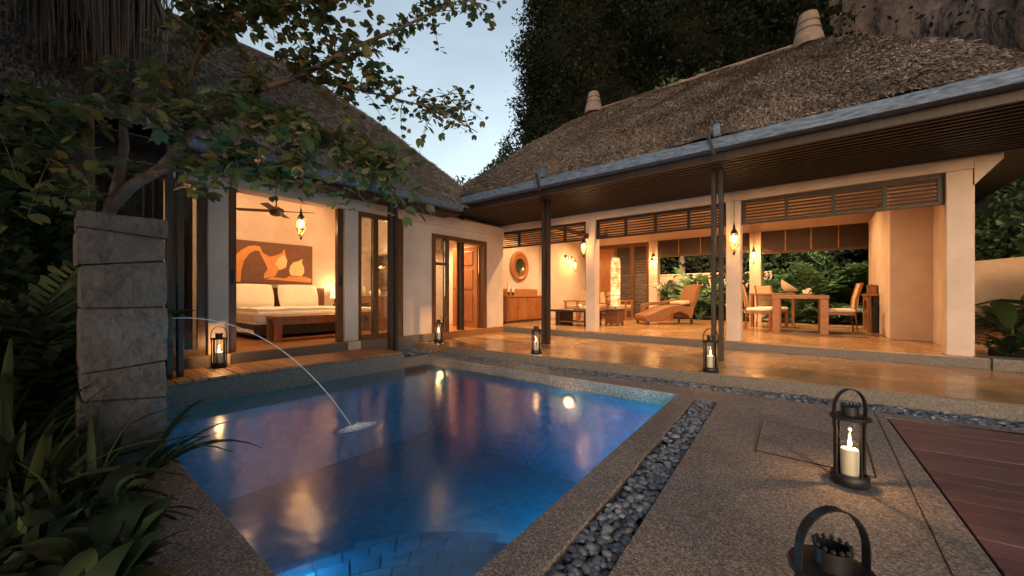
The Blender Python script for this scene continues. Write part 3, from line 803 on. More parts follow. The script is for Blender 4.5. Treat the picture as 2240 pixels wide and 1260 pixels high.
# glazed corner left of the column
gl = part('glazed_screen', MB().box((-6.10, 1.26, .2505), (-6.04, 1.349, 2.40)).box((-6.10, .98, .2505), (-6.04, 1.05, 2.40)).box((-6.10, 1.0505, .2505), (-6.04, 1.2595, .33)).box((-6.10, .3, .2505), (-6.04, .38, 2.40)), 'wood_frame', bd)
part('pane', MB().box((-6.074, 1.0505, .331), (-6.066, 1.2595, 2.40)), 'window_glass', gl)
part('pane', MB().box((-6.074, .381, .26), (-6.066, .979, 2.40)), 'window_glass', gl)
cv = MB()
ys = np.linspace(1.02, 1.28, 90)
pv = [(-6.40 + .035 * math.sin(k * 1.1) + .01 * math.sin(k * .37), y_) for k, y_ in enumerate(ys)]
cv.add([(x, y_, .28) for x, y_ in pv] + [(x, y_, 2.39) for x, y_ in pv], [(i, i + 1, 90 + i + 1, 90 + i) for i in range(89)])
part('curtain', cv, 'cream_fabric', bd, smooth=True)
# sliding door leaves, parked at both sides
for ya, yb in ((1.566, 1.665), (3.035, 3.129)):
    dl = part('sliding_door', MB().box((-6.12, ya, .255), (-6.03, yb, 2.40)), 'wood_frame', bd, bevel=.004)
    part('door_pull', MB().box((-6.029, (ya + yb) / 2 - .02, 1.15), (-6.02, (ya + yb) / 2 + .02, 1.33)), 'black_metal', dl)
# window
wd = part('window', MB().box((-6.09, 3.361, .2505), (-5.985, 3.42, 2.40)).box((-6.09, 4.12, .2505), (-5.985, 4.239, 2.40)).box((-6.09, 3.4205, 2.33), (-5.985, 4.1195, 2.40)).box((-6.09, 3.4205, .2505), (-5.985, 4.1195, .33)).box((-6.09, 3.66, .3305), (-6.0, 3.745, 2.3295)), 'wood_frame', bd)
part('pane', MB().box((-6.045, 3.4205, .331), (-6.037, 3.659, 2.329)), 'window_glass', wd)
part('pane', MB().box((-6.045, 3.746, .331), (-6.037, 4.1195, 2.329)), 'window_glass', wd)
# entrance door frame, sidelight, open leaf
df = part('door_frame', MB().box((-6.12, 4.901, .2505), (-5.95, 4.99, 2.229)).box((-6.12, 6.40, .2505), (-5.95, 6.489, 2.229)).box((-6.12, 4.9905, 2.14), (-5.95, 6.3995, 2.229)).box((-6.10, 5.30, .2505), (-5.98, 5.37, 2.1395)), 'wood_frame', bd)
part('pane', MB().box((-6.045, 4.991, .26), (-6.037, 5.299, 2.139)), 'window_glass', df)
part('rail', MB().box((-6.09, 4.991, 1.62), (-6.0, 5.299, 1.67)), 'wood_frame', df)
leaf = part('door_leaf', MB().box((-6.93, 6.33, .26), (-6.11, 6.375, 2.13)), 'door_wood', bd, bevel=.004)
for za, zb in ((.40, 1.05), (1.15, 1.6), (1.7, 2.03)): part('door_panel', MB().box((-6.80, 6.318, za), (-6.24, 6.331, zb)), 'door_wood', leaf, bevel=.006)
part('door_handle', MB().tube([(-6.85, 6.30, 1.15), (-6.85, 6.27, 1.15), (-6.75, 6.27, 1.15)], .01, 8), 'black_metal', leaf)
# eaves
part('gutter', MB().sweep([(-5.46, 2.62), (-5.34, 2.62), (-5.33, 2.64), (-5.33, 2.72), (-5.35, 2.735), (-5.45, 2.735), (-5.47, 2.72), (-5.47, 2.64)], 'y', 1.02, 5.15), 'gutter_zinc', bd, bevel=.006)
sm = tomesh('soffit_slat', MB().box((-.022, -2.1, -.012), (.022, 2.1, .012)), 'wood_slat')
for k in range(6): place('soffit_slat', sm, bd, (-5.52 - k * .082, 3.1, 2.585))
part('soffit_board', MB().box((-5.94, -2.0, 2.645), (-5.475, 5.2, 2.66)), 'wood_dark', bd)
part('wall_head', MB().box((-6.19, .96, 2.6205), (-6.10, 7.0, 3.0)), 'plaster', bd)
part('fascia_board', MB().box((-5.50, .95, 2.56), (-5.475, 5.2, 2.644)), 'wood_dark', bd)
dpost(bd, -5.40, .93, 2.60, .0, 'y'); dpost(bd, -5.40, 3.63, 2.615, .016, 'y')
bE0, bE1, bR0, bR1 = (-5.40, -2.2, 2.74), (-5.40, 6.0, 2.74), (-7.9, -1.2, 5.36), (-7.9, 3.45, 5.36)
bB0, bB1 = (-10.6, -2.2, 2.74), (-10.6, 6.0, 2.74)
n1, s1 = thatch_face(bE0, bE1, bR0, bR1, 110000, seed=5)
n2, s2 = thatch_face(bE1, bB1, bR1, bR1, 26000, seed=6)
n3, s3 = thatch_face(bB1, bB0, bR1, bR0, 1500, seed=7)
rb = MB()
for q in (n1, n2, n3): rb.add(q.v, q.f)
roofb = part('roof', rb, 'thatch', bd, smooth=True)
quads('thatch_straw', np.concatenate([s1, s2, s3]), 'thatch', roofb)
part('ridge_pole', MB().tube([(-7.9, -1.2, 5.38), (-7.9, 3.45, 5.38)], .05, 10), 'clay', roofb, smooth=True)

# ------------------------------------------------------------------ cliff, woods, garden walls
rs = np.random.RandomState(21)
path = np.array([(-30, 44), (-19.5, 30), (-14.6, 20.6), (-11, 18.2), (-5, 18.0), (0, 18.2), (6, 16.5), (12, 13.5), (18, 8), (26, 2)], float)
seg = np.r_[0, np.cumsum(np.linalg.norm(np.diff(path, axis=0), axis=1))]
NS, NH = 220, 110
s_ = np.linspace(0, seg[-1], NS)
base = np.stack([np.interp(s_, seg, path[:, 0]), np.interp(s_, seg, path[:, 1])], 1)
tan = unit(np.gradient(base, axis=0)); nor = np.stack([tan[:, 1], -tan[:, 0]], 1)     # towards the villa
zs_ = np.linspace(-1, 34, NH)
waves = [(rs.uniform(.05, 1.6), rs.uniform(.05, 1.6), rs.uniform(0, 6), rs.uniform(.2, 1)) for _ in range(34)]
def relief(s, z):
    h = 0
    for a, b_, p_, w in waves: h = h + w * .34 / (.35 + a + b_) * np.sin(a * s + b_ * z + p_)
    return h
Sg, Zg = np.meshgrid(s_, zs_)
H = relief(Sg, Zg)
lean = np.clip((10 - Zg) / 10, 0, 1) * 2.6 - np.clip(Zg - 10, 0, 30) * .02
CP = np.stack([base[None, :, 0] + nor[None, :, 0] * (H + lean), base[None, :, 1] + nor[None, :, 1] * (H + lean), Zg], 2)
mb = MB(); mb.v = [tuple(p) for p in CP.reshape(-1, 3)]
mb.f = [(j * NS + i, j * NS + i + 1, (j + 1) * NS + i + 1, (j + 1) * NS + i) for j in range(NH - 1) for i in range(NS - 1)]
cut = int(np.argmin(np.abs(base[:, 0] - 2.2)))
isw = lambda q: base[q[0] % NS, 0] < .3 + 1.1 * math.sin(zs_[q[0] // NS] * .9) + .7 * math.sin(zs_[q[0] // NS] * 2.3 + 1) or q[0] // NS < 18
fa = [q for q in mb.f if isw(q)]; fb = [q for q in mb.f if not isw(q)]
ma = MB(); ma.v = mb.v; ma.f = fa; mk = MB(); mk.v = mb.v; mk.f = fb
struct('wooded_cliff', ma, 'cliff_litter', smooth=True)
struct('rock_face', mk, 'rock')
n = 300000
si = rs.uniform(0, seg[-1], n); zi = rs.uniform(0, 31, n)
xb = np.interp(si, seg, path[:, 0]); yb = np.interp(si, seg, path[:, 1])
ti = np.clip(((si / seg[-1]) * (NS - 1)).astype(int), 0, NS - 1)
hh = relief(si, zi) + np.clip((10 - zi) / 10, 0, 1) * 2.6 - np.clip(zi - 10, 0, 30) * .02
clump = .9 * np.sin(si * 1.7 + zi * .6) + .8 * np.sin(zi * 1.9 - si * .8) + .6 * np.sin(si * 3.1 + zi * 2.7)
bare = (xb > .9 + 1.1 * np.sin(zi * .9) + .7 * np.sin(zi * 2.3 + 1) + rs.normal(0, .35, n)) & (zi > 5.2)                        # naked rock face above the right half
keep = rs.uniform(0, 1, n) < np.where(bare, .06, np.clip(.85 + clump * .2, .5, 1))
out = hh + np.abs(rs.normal(0, .40, n)) + np.clip(clump, 0, 2) * .55
P = np.stack([xb + nor[ti, 0] * out, yb + nor[ti, 1] * out, zi], 1)[keep]
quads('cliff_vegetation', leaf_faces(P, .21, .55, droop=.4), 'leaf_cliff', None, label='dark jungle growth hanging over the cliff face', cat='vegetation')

def shrub(name, label, cat, c, rad, n, size, mat, stem=True, group=None, lo=.35, droop=.2, h=0):
    t = thing(name, label, cat, (c[0], c[1], c[2]), group=group)
    d = unit(nrs.normal(size=(n, 3)))
    lob = 1 + .22 * np.sin(3.1 * d[:, 0] * 2 + c[0]) * np.cos(2.7 * d[:, 1] * 2 + c[1]) + .18 * np.sin(5 * d[:, 2] + c[0] * 3)
    r_ = (nrs.uniform(lo ** 3, 1, n) ** (1 / 3.)) * lob
    P = d * r_[:, None] * np.array(rad) + np.array((0, 0, rad[2] * .95 + h))
    P[:, 2] = np.maximum(P[:, 2], .02)
    quads('foliage' if not h else 'crown', leaf_faces(P, size, .5, droop=droop, axis=d * .6), mat, t)
    if stem:
        m = MB().tube([(0, 0, -.15), (.02, .01, rad[2] * .5 + h * .6), (.05, -.03, rad[2] * .9 + h)], [.035 + h * .02, .025 + h * .015, .01], 7)
        for k in range(5):
            a = k * 1.3 + c[0]
            m.tube([(.01, 0, rad[2] * .35 + h * .8), (rad[0] * .4 * math.cos(a), rad[1] * .4 * math.sin(a), rad[2] * .8 + h), (rad[0] * .7 * math.cos(a), rad[1] * .7 * math.sin(a), rad[2] * 1.25 + h)], [.02, .014, .006], 6)
        part('stem' if not h else 'trunk', m, 'bark', t, smooth=True)
    return t
# trees standing at the foot of the cliff, against the sky
shrub('bushy_tree', 'dark leafy tree rising at the foot of the cliff beside the sky gap', 'tree', (-12.0, 14.6, 0), (1.15, 1.15, 1.9), 6500, .17, 'leaf_dark', h=4.7)
shrub('slender_tree', 'small feathery tree on the skyline between the two thatched roofs', 'tree', (-13.1, 13.2, 0), (.9, .9, .75), 900, .16, 'leaf_dark', h=5.2)
shrub('rear_tree', 'low dark tree behind the left slope of the living roof', 'tree', (-9.2, 16.0, 0), (1.6, 1.4, 2.0), 4800, .22, 'leaf_dark', h=3.4)
shrub('roof_tree', 'lighter green tree crown peeping over the long thatched ridge', 'tree', (-4.2, 15.9, 0), (1.7, 1.1, 2.2), 5200, .22, 'leaf_shrub', h=5.4)

gw = thing('garden_wall', 'low ochre garden wall behind the living room opening', 'wall', (-4, 15.4, 0), world=True)
part('wall', MB().box((-8, 15.4, -.1), (-1.2, 15.7, 1.75)), 'garden_plaster', gw, bevel=.03)
part('coping', MB().box((-8, 15.36, 1.751), (-1.2, 15.74, 1.82)), 'garden_plaster', gw, bevel=.02)
gw2 = thing('garden_wall', 'curved ochre garden wall right of the last column', 'wall', (3.4, 9.8, 0), world=True)
wv = []; nseg = 14
for k in range(nseg + 1):
    t = k / nseg; x = 1.75 + 4.2 * t; y = 9.9 - 1.5 * t ** 2; h = 1.55 + .35 * t
    wv.append((x, y, h))
mb = MB()
for k in range(nseg):
    a, b_ = wv[k], wv[k + 1]
    mb.add([(a[0], a[1], -.1), (b_[0], b_[1], -.1), (b_[0], b_[1], b_[2]), (a[0], a[1], a[2]), (a[0], a[1] + .3, -.1), (b_[0], b_[1] + .3, -.1), (b_[0], b_[1] + .3, b_[2]), (a[0], a[1] + .3, a[2])],
           [(0, 1, 2, 3), (5, 4, 7, 6), (3, 2, 6, 7)])
part('wall', mb, 'garden_plaster', gw2)
struct('garden_soil', MB().box((2.0, 7.341, -.09), (8, 9.0, .22)), 'soil')
struct('rear_soil', MB().box((-9, 12.751, -.09), (6, 19, .16)), 'soil')
bank = MB()
bank.add([(1.7, 10.1, 1.4), (8, 8.6, 1.7), (12, 12, 7), (1.7, 15.5, 4.6)], [(0, 1, 2, 3)])
struct('planted_bank', bank, 'soil')

# arching fronds ----------------------------------------------------
def frond_mesh(name, L, n, leaf, mat, arch=.55, width=.028, seed=0, vee=.5, bend=.9):
    r2 = np.random.RandomState(seed)
    V = []
    rach = []
    for k in range(9):
        t = k / 8; rach.append((L * (t - .18 * t * t * arch), 0, L * (.75 * t - (.35 + arch) * t * t * .95)))
    mb = MB().tube(rach, [.008 * (1 - .8 * k / 8) + .0015 for k in range(9)], 5)
    rp_ = np.array(rach)
    for k in range(n):
        t = .14 + .86 * k / n
        p = np.array([np.interp(t * 8, range(9), rp_[:, j]) for j in range(3)])
        dl = leaf * (math.sin(math.pi * (.12 + .86 * t)) * .8 + .25) * r2.uniform(.85, 1.12)
        for s in (-1, 1):
            d = np.array((bend * .75, s * 1.0, vee * r2.uniform(.3, 1) - .25)); d /= np.linalg.norm(d)
            w = np.array((-d[1], d[0], 0)) * 0 + np.cross(d, (0, 0, 1)); w = w / np.linalg.norm(w) * width * .5
            m_ = p + d * dl * .5 + np.array((0, 0, .02 * dl)); e = p + d * dl + np.array((0, 0, -.28 * dl))
            mb.add([p - w * .4, m_ - w, e, m_ + w, p + w * .4], [(0, 1, 3, 4), (1, 2, 3)])
    return tomesh(name, mb, mat)
def blade_mesh(name, L, W, mat, arch=.7, seed=0, fold=.25, nseg=7):
    """long strap or broad leaf on a short stalk, growing along +x"""
    r2 = np.random.RandomState(seed); mb = MB(); row = []
    for k in range(nseg + 1):
        t = k / nseg
        x = L * (t - .2 * arch * t * t); z = L * (.6 * t - arch * .9 * t * t)
        w = W * .5 * (math.sin(math.pi * min(1, .04 + t * .96) ** .8) ** .75 if t < .999 else .0) + .003
        row += [(x, -w, z + fold * w), (x, 0, z), (x, w, z + fold * w * r2.uniform(.6, 1.4))]
    f = []
    for k in range(nseg):
        for j in range(2): f.append((k * 3 + j, (k + 1) * 3 + j, (k + 1) * 3 + j + 1, k * 3 + j + 1))
    mb.v = row; mb.f = f
    return tomesh(name, mb, mat, smooth=True)
FR = {}
for mname in ('leaf_bed', 'leaf_shrub', 'leaf_dark'):
    FR[mname, 'palm'] = [frond_mesh('frond', 1.0, 26, .30, mname, arch=.30 + .12 * i, seed=i) for i in range(3)]
    FR[mname, 'fern'] = [frond_mesh('frond', .6, 30, .13, mname, arch=.45 + .1 * i, width=.022, seed=9 + i) for i in range(3)]
    FR[mname, 'strap'] = [blade_mesh('blade', .75, .035, mname, arch=.5 + .15 * i, seed=20 + i) for i in range(4)]
    FR[mname, 'broad'] = [blade_mesh('leaf', .30, .13, mname, arch=.5 + .25 * i, seed=30 + i, fold=.35) for i in range(4)]
    FR[mname, 'banana'] = [blade_mesh('leaf', 1.2, .34, mname, arch=.35 + .2 * i, seed=40 + i, fold=.2, nseg=10) for i in range(3)]
NAMES = {'palm': 'frond', 'fern': 'frond', 'strap': 'blade', 'broad': 'leaf', 'banana': 'leaf'}
def plant(name, label, loc, kind, n, mat='leaf_bed', s=1.0, up=(.1, .9), az=None, stalk=0.0, cat='plant', group=None, spread=6.283):
    t = thing(name, label, cat, loc, group=group)
    a0 = rnd.uniform(0, 6.28) if az is None else az
    for k in range(n):
        a = a0 + (spread * (k / n) - spread / 2 * (az is not None)) + rnd.uniform(-.25, .25)
        el = rnd.uniform(*up)
        z = stalk * rnd.uniform(.4, 1)
        m = rnd.choice(FR[mat, kind]); q = s * rnd.uniform(.75, 1.2)
        o = place(NAMES[kind], m, t, (.02 * math.cos(a) + z * .25 * math.cos(a), .02 * math.sin(a) + z * .25 * math.sin(a), z), (rnd.uniform(-.3, .3), -el, a), (q, q, q))
    if stalk:
        part('stem', MB().tube([(0, 0, -.12), (.01, .01, stalk * .5), (.02, 0, stalk)], [.014, .011, .006], 6), 'bark', t)
    return t
# plants behind the living room
for i, (x, y, k, n, s, lab) in enumerate((
    (-3.5, 14.0, 'palm', 15, 1.9, 'feathery palm clump outside the opening behind the chaise'),
    (-2.6, 14.4, 'fern', 16, 1.3, 'low fern at the foot of the ochre garden wall'),
    (-3.0, 13.4, 'strap', 18, .9, 'strap-leaved plant low beside the back column'),
    (-1.0, 14.2, 'palm', 16, 2.1, 'tall palm behind the left dining chair'),
    (-.2, 13.7, 'palm', 15, 1.8, 'bright palm right behind the dining table'),
    (.6, 14.3, 'palm', 15, 2.1, 'palm with long fronds at the right of the dining opening'),
    (1.0, 13.5, 'fern', 18, 1.6, 'dense fern in the right corner of the dining opening'),
    (-.6, 13.2, 'fern', 18, 1.2, 'pale fern low under the dining table view'),
    (.3, 13.2, 'fern', 16, 1.2, 'green fern low behind the right dining chair'))):
    plant('garden_palm' if k == 'palm' else 'garden_fern' if k == 'fern' else 'strap_plant', lab, (x, y, .16), k, n, 'leaf_shrub', s, up=(.15, 1.1), group='plants behind the living room')
shrub('rear_hedge', 'dark shrub mass filling the dining opening behind the palms', 'shrub', (.2, 16.0, .1), (2.6, .9, 1.6), 9000, .2, 'leaf_dark')
shrub('rear_hedge', 'dark shrub mass above the ochre garden wall', 'shrub', (-4.6, 16.8, .1), (2.8, .9, 1.8), 8000, .2, 'leaf_dark')
bo = thing('garden_boulder', 'pale lit boulder among the palms behind the dining table', 'boulder', (.15, 14.9, .1))
bm2 = MB().lathe([(.45, -.1), (.48, .3), (.40, .8), (.30, 1.15), (.12, 1.5), (.02, 1.55)], 12)
bm2.v = [(v[0] * (1 + .15 * math.sin(7 * v[2] + v[1] * 4)), v[1] * (1 + .12 * math.cos(5 * v[0] + v[2] * 6)), v[2]) for v in bm2.v]
part('stone', bm2, 'garden_plaster', bo, smooth=True)
# right bank
for i, (x, y, z, rad, n, lab) in enumerate(((2.3, 11.0, 1.55, (.8, .6, .55), 2600, 'clipped shrub above the curved wall next to the last column'),
    (3.3, 10.9, 1.7, (.9, .7, .6), 2600, 'broad shrub on the bank at the right edge'), (2.6, 12.4, 2.4, (1.2, .7, .7), 3000, 'dark shrub high on the bank under the eave'),
    (4.3, 11.6, 2.3, (1.3, .9, .9), 3000, 'rightmost shrub on the planted bank'), (2.05, 10.35, 1.40, (.5, .3, .42), 1800, 'small shrub trailing over the wall beside the last column'), (2.75, 10.2, 1.42, (.5, .3, .45), 1800, 'small shrub trailing over the middle of the curved wall'), (3.5, 9.95, 1.5, (.55, .3, .45), 1800, 'small shrub trailing over the wall at the right frame edge'))):
    shrub('bank_shrub', lab, 'shrub', (x, y, z), rad, n, .13, 'leaf_shrub', group='shrubs on the bank')
plant('banana_plant', 'broad-leaved banana plant in front of the curved ochre wall', (2.75, 8.6, .22), 'banana', 6, 'leaf_shrub', .8, up=(.2, .75), stalk=.75)
plant('wall_palm', 'palm growing in front of the curved ochre wall beside the last column', (2.35, 9.35, .22), 'palm', 12, 'leaf_shrub', .95, up=(.3, 1.2))
plant('wall_palm', 'palm growing in front of the curved ochre wall at the right frame edge', (3.0, 9.1, .22), 'palm', 12, 'leaf_shrub', 1.0, up=(.3, 1.2))
plant('banana_plant', 'smaller banana plant close to the last column', (2.2, 8.9, .22), 'banana', 5, 'leaf_shrub', .6, up=(.1, .7), stalk=.6)
for i, x in enumerate((1.9, 2.25, 2.6, 3.0)):
    plant('border_fern', ('fern nearest the last column on the kerb bed', 'second fern along the kerb bed', 'third fern along the kerb bed', 'fern at the right frame edge on the kerb bed')[i], (x, 7.8 + .1 * i, .22), 'fern', 16, 'leaf_dark', .75, up=(.2, 1.0), group='ferns on the kerb bed')

# ------------------------------------------------------------------ stone fountain pillar, jet, splash
fp = thing('fountain_pillar', 'rough stone block pillar spouting water into the pool', 'fountain', (-3.165, .31, 0), world=True)
zc = [-.1, .12, .42, .60, .93, 1.18, 1.345, 1.45]
for k in range(len(zc) - 1):
    za, zb = zc[k] + (.0035 if k else 0), zc[k + 1] - .0035
    j = lambda: rnd.uniform(-.010, .010)
    x0, x1, y0, y1 = -3.335 + j(), -3.0 + j() * .6, .142 + j(), .478 + j()
    tl = (0, .012, -.02, .015, .0, .022, -.012, 0)
    a, b_ = tl[k], tl[k + 1]
    sl = lambda y_, t: (y_ - .31) / .17 * t
    mb = MB(); G = 7
    rb_ = np.random.RandomState(70 + k); wv_ = [(rb_.normal(size=3) * 14, rb_.uniform(0, 6)) for _ in range(6)]
    def pt_(a_, b_2, c_):
        x_ = x0 + (x1 - x0) * a_; y_ = y0 + (y1 - y0) * b_2
        z_ = (za + sl(y_, a)) * (1 - c_) + (zb + sl(y_, b_)) * c_
        p = np.array((x_, y_, z_)); nrm_ = np.array((a_ - .5, b_2 - .5, (c_ - .5) * .4)) * 2
        h_ = sum(math.sin(float(w @ p) + f_) for w, f_ in wv_) * .0011
        ed = max(abs(a_ - .5), abs(b_2 - .5)) > .49 and abs(c_ - .5) > .49
        return tuple(p + nrm_ * (h_ - (.004 if ed else 0)))
    for fx in range(6):
        o = len(mb.v)
        for i_ in range(G + 1):
            for j_ in range(G + 1):
                u_, w_ = i_ / G, j_ / G
                mb.v.append(pt_(*((0, u_, w_), (1, u_, w_), (u_, 0, w_), (u_, 1, w_), (u_, w_, 0), (u_, w_, 1))[fx]))
        for i_ in range(G):
            for j_ in range(G):
                q = (o + i_ * (G + 1) + j_, o + (i_ + 1) * (G + 1) + j_, o + (i_ + 1) * (G + 1) + j_ + 1, o + i_ * (G + 1) + j_ + 1)
                mb.f.append(q if fx in (1, 2, 5) else q[::-1])
    part('stone_block', mb, 'stone_block', fp)
part('mortar_core', MB().box((-3.32, .16, -.1), (-3.02, .46, 1.43)), 'soil', fp)
part('spout', MB().box((-3.10, .47, .73), (-3.03, .53, .89), taper=.5), 'stone_block', fp, bevel=.01)
jet = []
p0 = Vector((-3.06, .52, .862)); hv = 2.55
tt = 0
for k in range(25):
    t = k / 24 * .452
    jet.append((p0.x - .02 * t, p0.y + hv * t, p0.z + .05 * t - 4.905 * t * t))
js = thing('water_jet', 'thin arc of water falling from the stone pillar', 'water jet', (-3.06, .52, .86), world=True)
part('stream', MB().tube(jet, [.0032 + .0020 * (k / 24) for k in range(25)], 8), 'water_stream', js, smooth=True)
e = jet[-1]
sp_ = MB()
rr = np.random.RandomState(4)
cv_, cf_ = [], []
nr, na = 7, 26
for k in range(nr):
    for i in range(na):
        a = 2 * math.pi * i / na; q = k / (nr - 1)
        rx = .10 * q * (1 + .25 * math.sin(3 * a + 1)); ry = .22 * q * (1 + .2 * math.sin(2 * a))
        cv_.append((e[0] + rx * math.cos(a), e[1] + .05 + ry * math.sin(a), WZ + .004 + .03 * (1 - q) ** 1.5 + .006 * rr.normal() * (1 - q)))
for k in range(nr - 1):
    for i in range(na): cf_.append((k * na + i, k * na + (i + 1) % na, (k + 1) * na + (i + 1) % na, (k + 1) * na + i))
sp_.add(cv_, cf_)
part('foam', sp_, 'foam', js, smooth=True)
dv = []
for k in range(90):
    a = rr.uniform(0, 6.28); q = abs(rr.normal()) * .07
    c = np.array((e[0] + q * math.cos(a), e[1] + .03 + q * 1.3 * math.sin(a), WZ + .012 + abs(rr.normal()) * .035)); s = rr.uniform(.0015, .004)
    dv += [[c + s * np.array(w) for w in ((1, 0, 0), (0, 1, 0), (0, 0, 1))], [c + s * np.array(w) for w in ((-1, 0, 0), (0, 0, 1), (0, -1, 0))], [c + s * np.array(w) for w in ((1, 0, 0), (0, -1, 0), (0, 0, -1))]]
quads('droplets', np.array(dv), 'water_stream', js, nv=3)

# ------------------------------------------------------------------ candle lanterns
def lantern(label, loc, rz, watts=1.6):
    t = thing('candle_lantern', label, 'lantern', loc, rz, group='candle lanterns round the pool')
    part('base', MB().lathe([(.078, 0), (.082, .004), (.082, .048), (.076, .055), (.066, .055), (.066, .03)], 28), 'black_metal', t, smooth=True)
    for s in (-1, 1): part('side_bar', MB().box((s * .074 - .005, -.009, .05), (s * .074 + .005, .009, .345)), 'black_metal', t)
    for s in (-1, 1): part('side_bar', MB().box((-.004, s * .070 - .003, .05), (.004, s * .070 + .003, .345)), 'black_metal', t)
    part('glass_cylinder', MB().lathe([(.060, .032), (.060, .342)], 28, cap=False), 'glass', t, smooth=True)
    part('lid', MB().lathe([(.060, .343), (.086, .343), (.088, .350), (.084, .357), (.038, .362)], 28), 'black_metal', t, smooth=True)
    ch = part('chimney', MB().lathe([(.037, .360), (.037, .405), (.033, .405), (.033, .37)], 24, cap=False), 'black_metal', t, smooth=True)
    bd_ = MB()
    for k in range(14):
        a = 2 * math.pi * k / 14
        bd_.lathe([(.002, -.006), (.006, 0), (.002, .006)], 6, (.035 * math.cos(a), .035 * math.sin(a), .411))
    part('beading', bd_, 'black_metal', ch)
    hp = [(-.082, .30), (-.083, .36)] + [(.083 * math.cos(a), .40 + .098 * math.sin(a)) for a in np.linspace(math.pi, 0, 15)] + [(.083, .36), (.082, .30)]
    hm = MB()
    v = []
    for x, z in hp:
        k = 1 - .035 if z > .2 else 1
        v += [(x, -.011, z), (x, .011, z), (x * k, .011, z - (.004 if z > .42 else 0)), (x * k, -.011, z - (.004 if z > .42 else 0))]
    m = len(hp)
    f = [(i * 4 + a, i * 4 + (a + 1) % 4, i * 4 + 4 + (a + 1) % 4, i * 4 + 4 + a) for i in range(m - 1) for a in range(4)] + [(0, 3, 2, 1), (m * 4 - 4, m * 4 - 3, m * 4 - 2, m * 4 - 1)]
    hm.add(v, f)
    part('handle', hm, 'black_metal', t)
    cd = part('candle', MB().lathe([(.037, .032), (.0385, .10), (.038, .176), (.034, .182), (.020, .176), (.004, .175)], 24), 'wax', t, smooth=True)
    part('wick', MB().tube([(0, 0, .174), (.001, 0, .19)], .0015, 5), 'black_metal', cd)
    part('flame', MB().lathe([(.002, .186), (.0075, .196), (.009, .206), (.006, .224), (.0025, .242), (.0005, .252)], 12), 'flame', cd, smooth=True)
    lamp('candle_light', t, (0, 0, .250), watts, (1, .52, .18), .006)
    return t
lantern('large black candle lantern standing on the paving next to the red deck', (.13, 2.70, .006), R(38))
lantern('nearest black candle lantern, cut off by the bottom edge of the picture', (.026, 1.173, .002), R(40))
lantern('candle lantern on the timber deck by the glazed bedroom corner', (-5.72, 1.40, .122), R(60))
lantern('candle lantern on the step beside the entrance door', (-5.60, 4.76, .121), R(30))
lantern('candle lantern on the terrace edge in front of the middle double post', (-3.33, 4.735, .121), R(35))
lantern('candle lantern on the terrace edge in front of the right double post', (-.97, 4.87, .121), R(35))

# ------------------------------------------------------------------ pendant lanterns, wall lights, lamps
def pendant(label, loc, ztop, watts, s=1.0, bracket=None):
    t = thing('pendant_lantern', label, 'pendant lamp', loc, group='perforated pendant lanterns')
    part('chain', MB().tube([(0, 0, .24 * s), (0, 0, ztop - loc[2])], .004, 5), 'black_metal', t)
    part('cone', MB().lathe([(.058 * s, .085 * s), (.045 * s, .12 * s), (.022 * s, .16 * s), (.008 * s, .25 * s)], 18), 'black_metal', t, smooth=True)
    part('shade', MB().lathe([(.060 * s, .085 * s), (.078 * s, .03 * s), (.080 * s, -.03 * s), (.066 * s, -.11 * s), (.040 * s, -.18 * s), (.020 * s, -.22 * s)], 20, cap=False), 'perforated_metal', t, smooth=True)
    part('finial', MB().lathe([(.022 * s, -.215 * s), (.016 * s, -.24 * s), (.004 * s, -.27 * s)], 12), 'black_metal', t, smooth=True)
    part('bulb', MB().lathe([(.008, -.05), (.030, -.03), (.036, 0), (.028, .035), (.012, .06)], 14), 'bulb', t, smooth=True)
    part('glass_liner', MB().lathe([(.052 * s, .08 * s), (.068 * s, .03 * s), (.070 * s, -.03 * s), (.056 * s, -.11 * s), (.030 * s, -.17 * s)], 18, cap=False), 'lamp_glass', t, smooth=True)
    if bracket:
        part('bracket', MB().tube([(0, 0, .24 * s), (bracket[0] * .5, bracket[1] * .5, .30 * s), (bracket[0], bracket[1], .27 * s)], .01, 6).lathe([(.04, -.05), (.04, .05)], 12, (bracket[0], bracket[1] * .98, .27 * s)), 'black_metal', t)
    lamp('bulb_light', t, (0, 0, 0), watts * 3.0, WARM, .04)
    return t
pendant('teardrop pendant lantern hanging in the open bedroom doorway', (-6.6, 2.71, 2.17), 3.2, 15)
pendant('teardrop pendant lantern in front of the right living room column', (-1.05, 6.98, 1.90), 2.54, 9)
pendant('small teardrop lantern on a bracket at the middle living room column', (-3.72, 6.97, 1.99), 2.15, 9, .85, (.0, .14))
pendant('teardrop lantern on the back column behind the dining chair', (-1.38, 12.30, 2.10), 2.75, 42)
pendant('lantern on the back column between louvre screen and garden opening', (-4.14, 12.30, 2.05), 2.30, 42, .9, (0, .15))
pendant('lantern on the left living room wall beside the round mirror', (-6.45, 11.45, 2.05), 2.32, 30, .9, (-.14, 0))
pendant('second lantern on the left living room wall, nearer the mirror', (-6.45, 11.05, 2.10), 2.37, 22, .75, (-.14, 0))

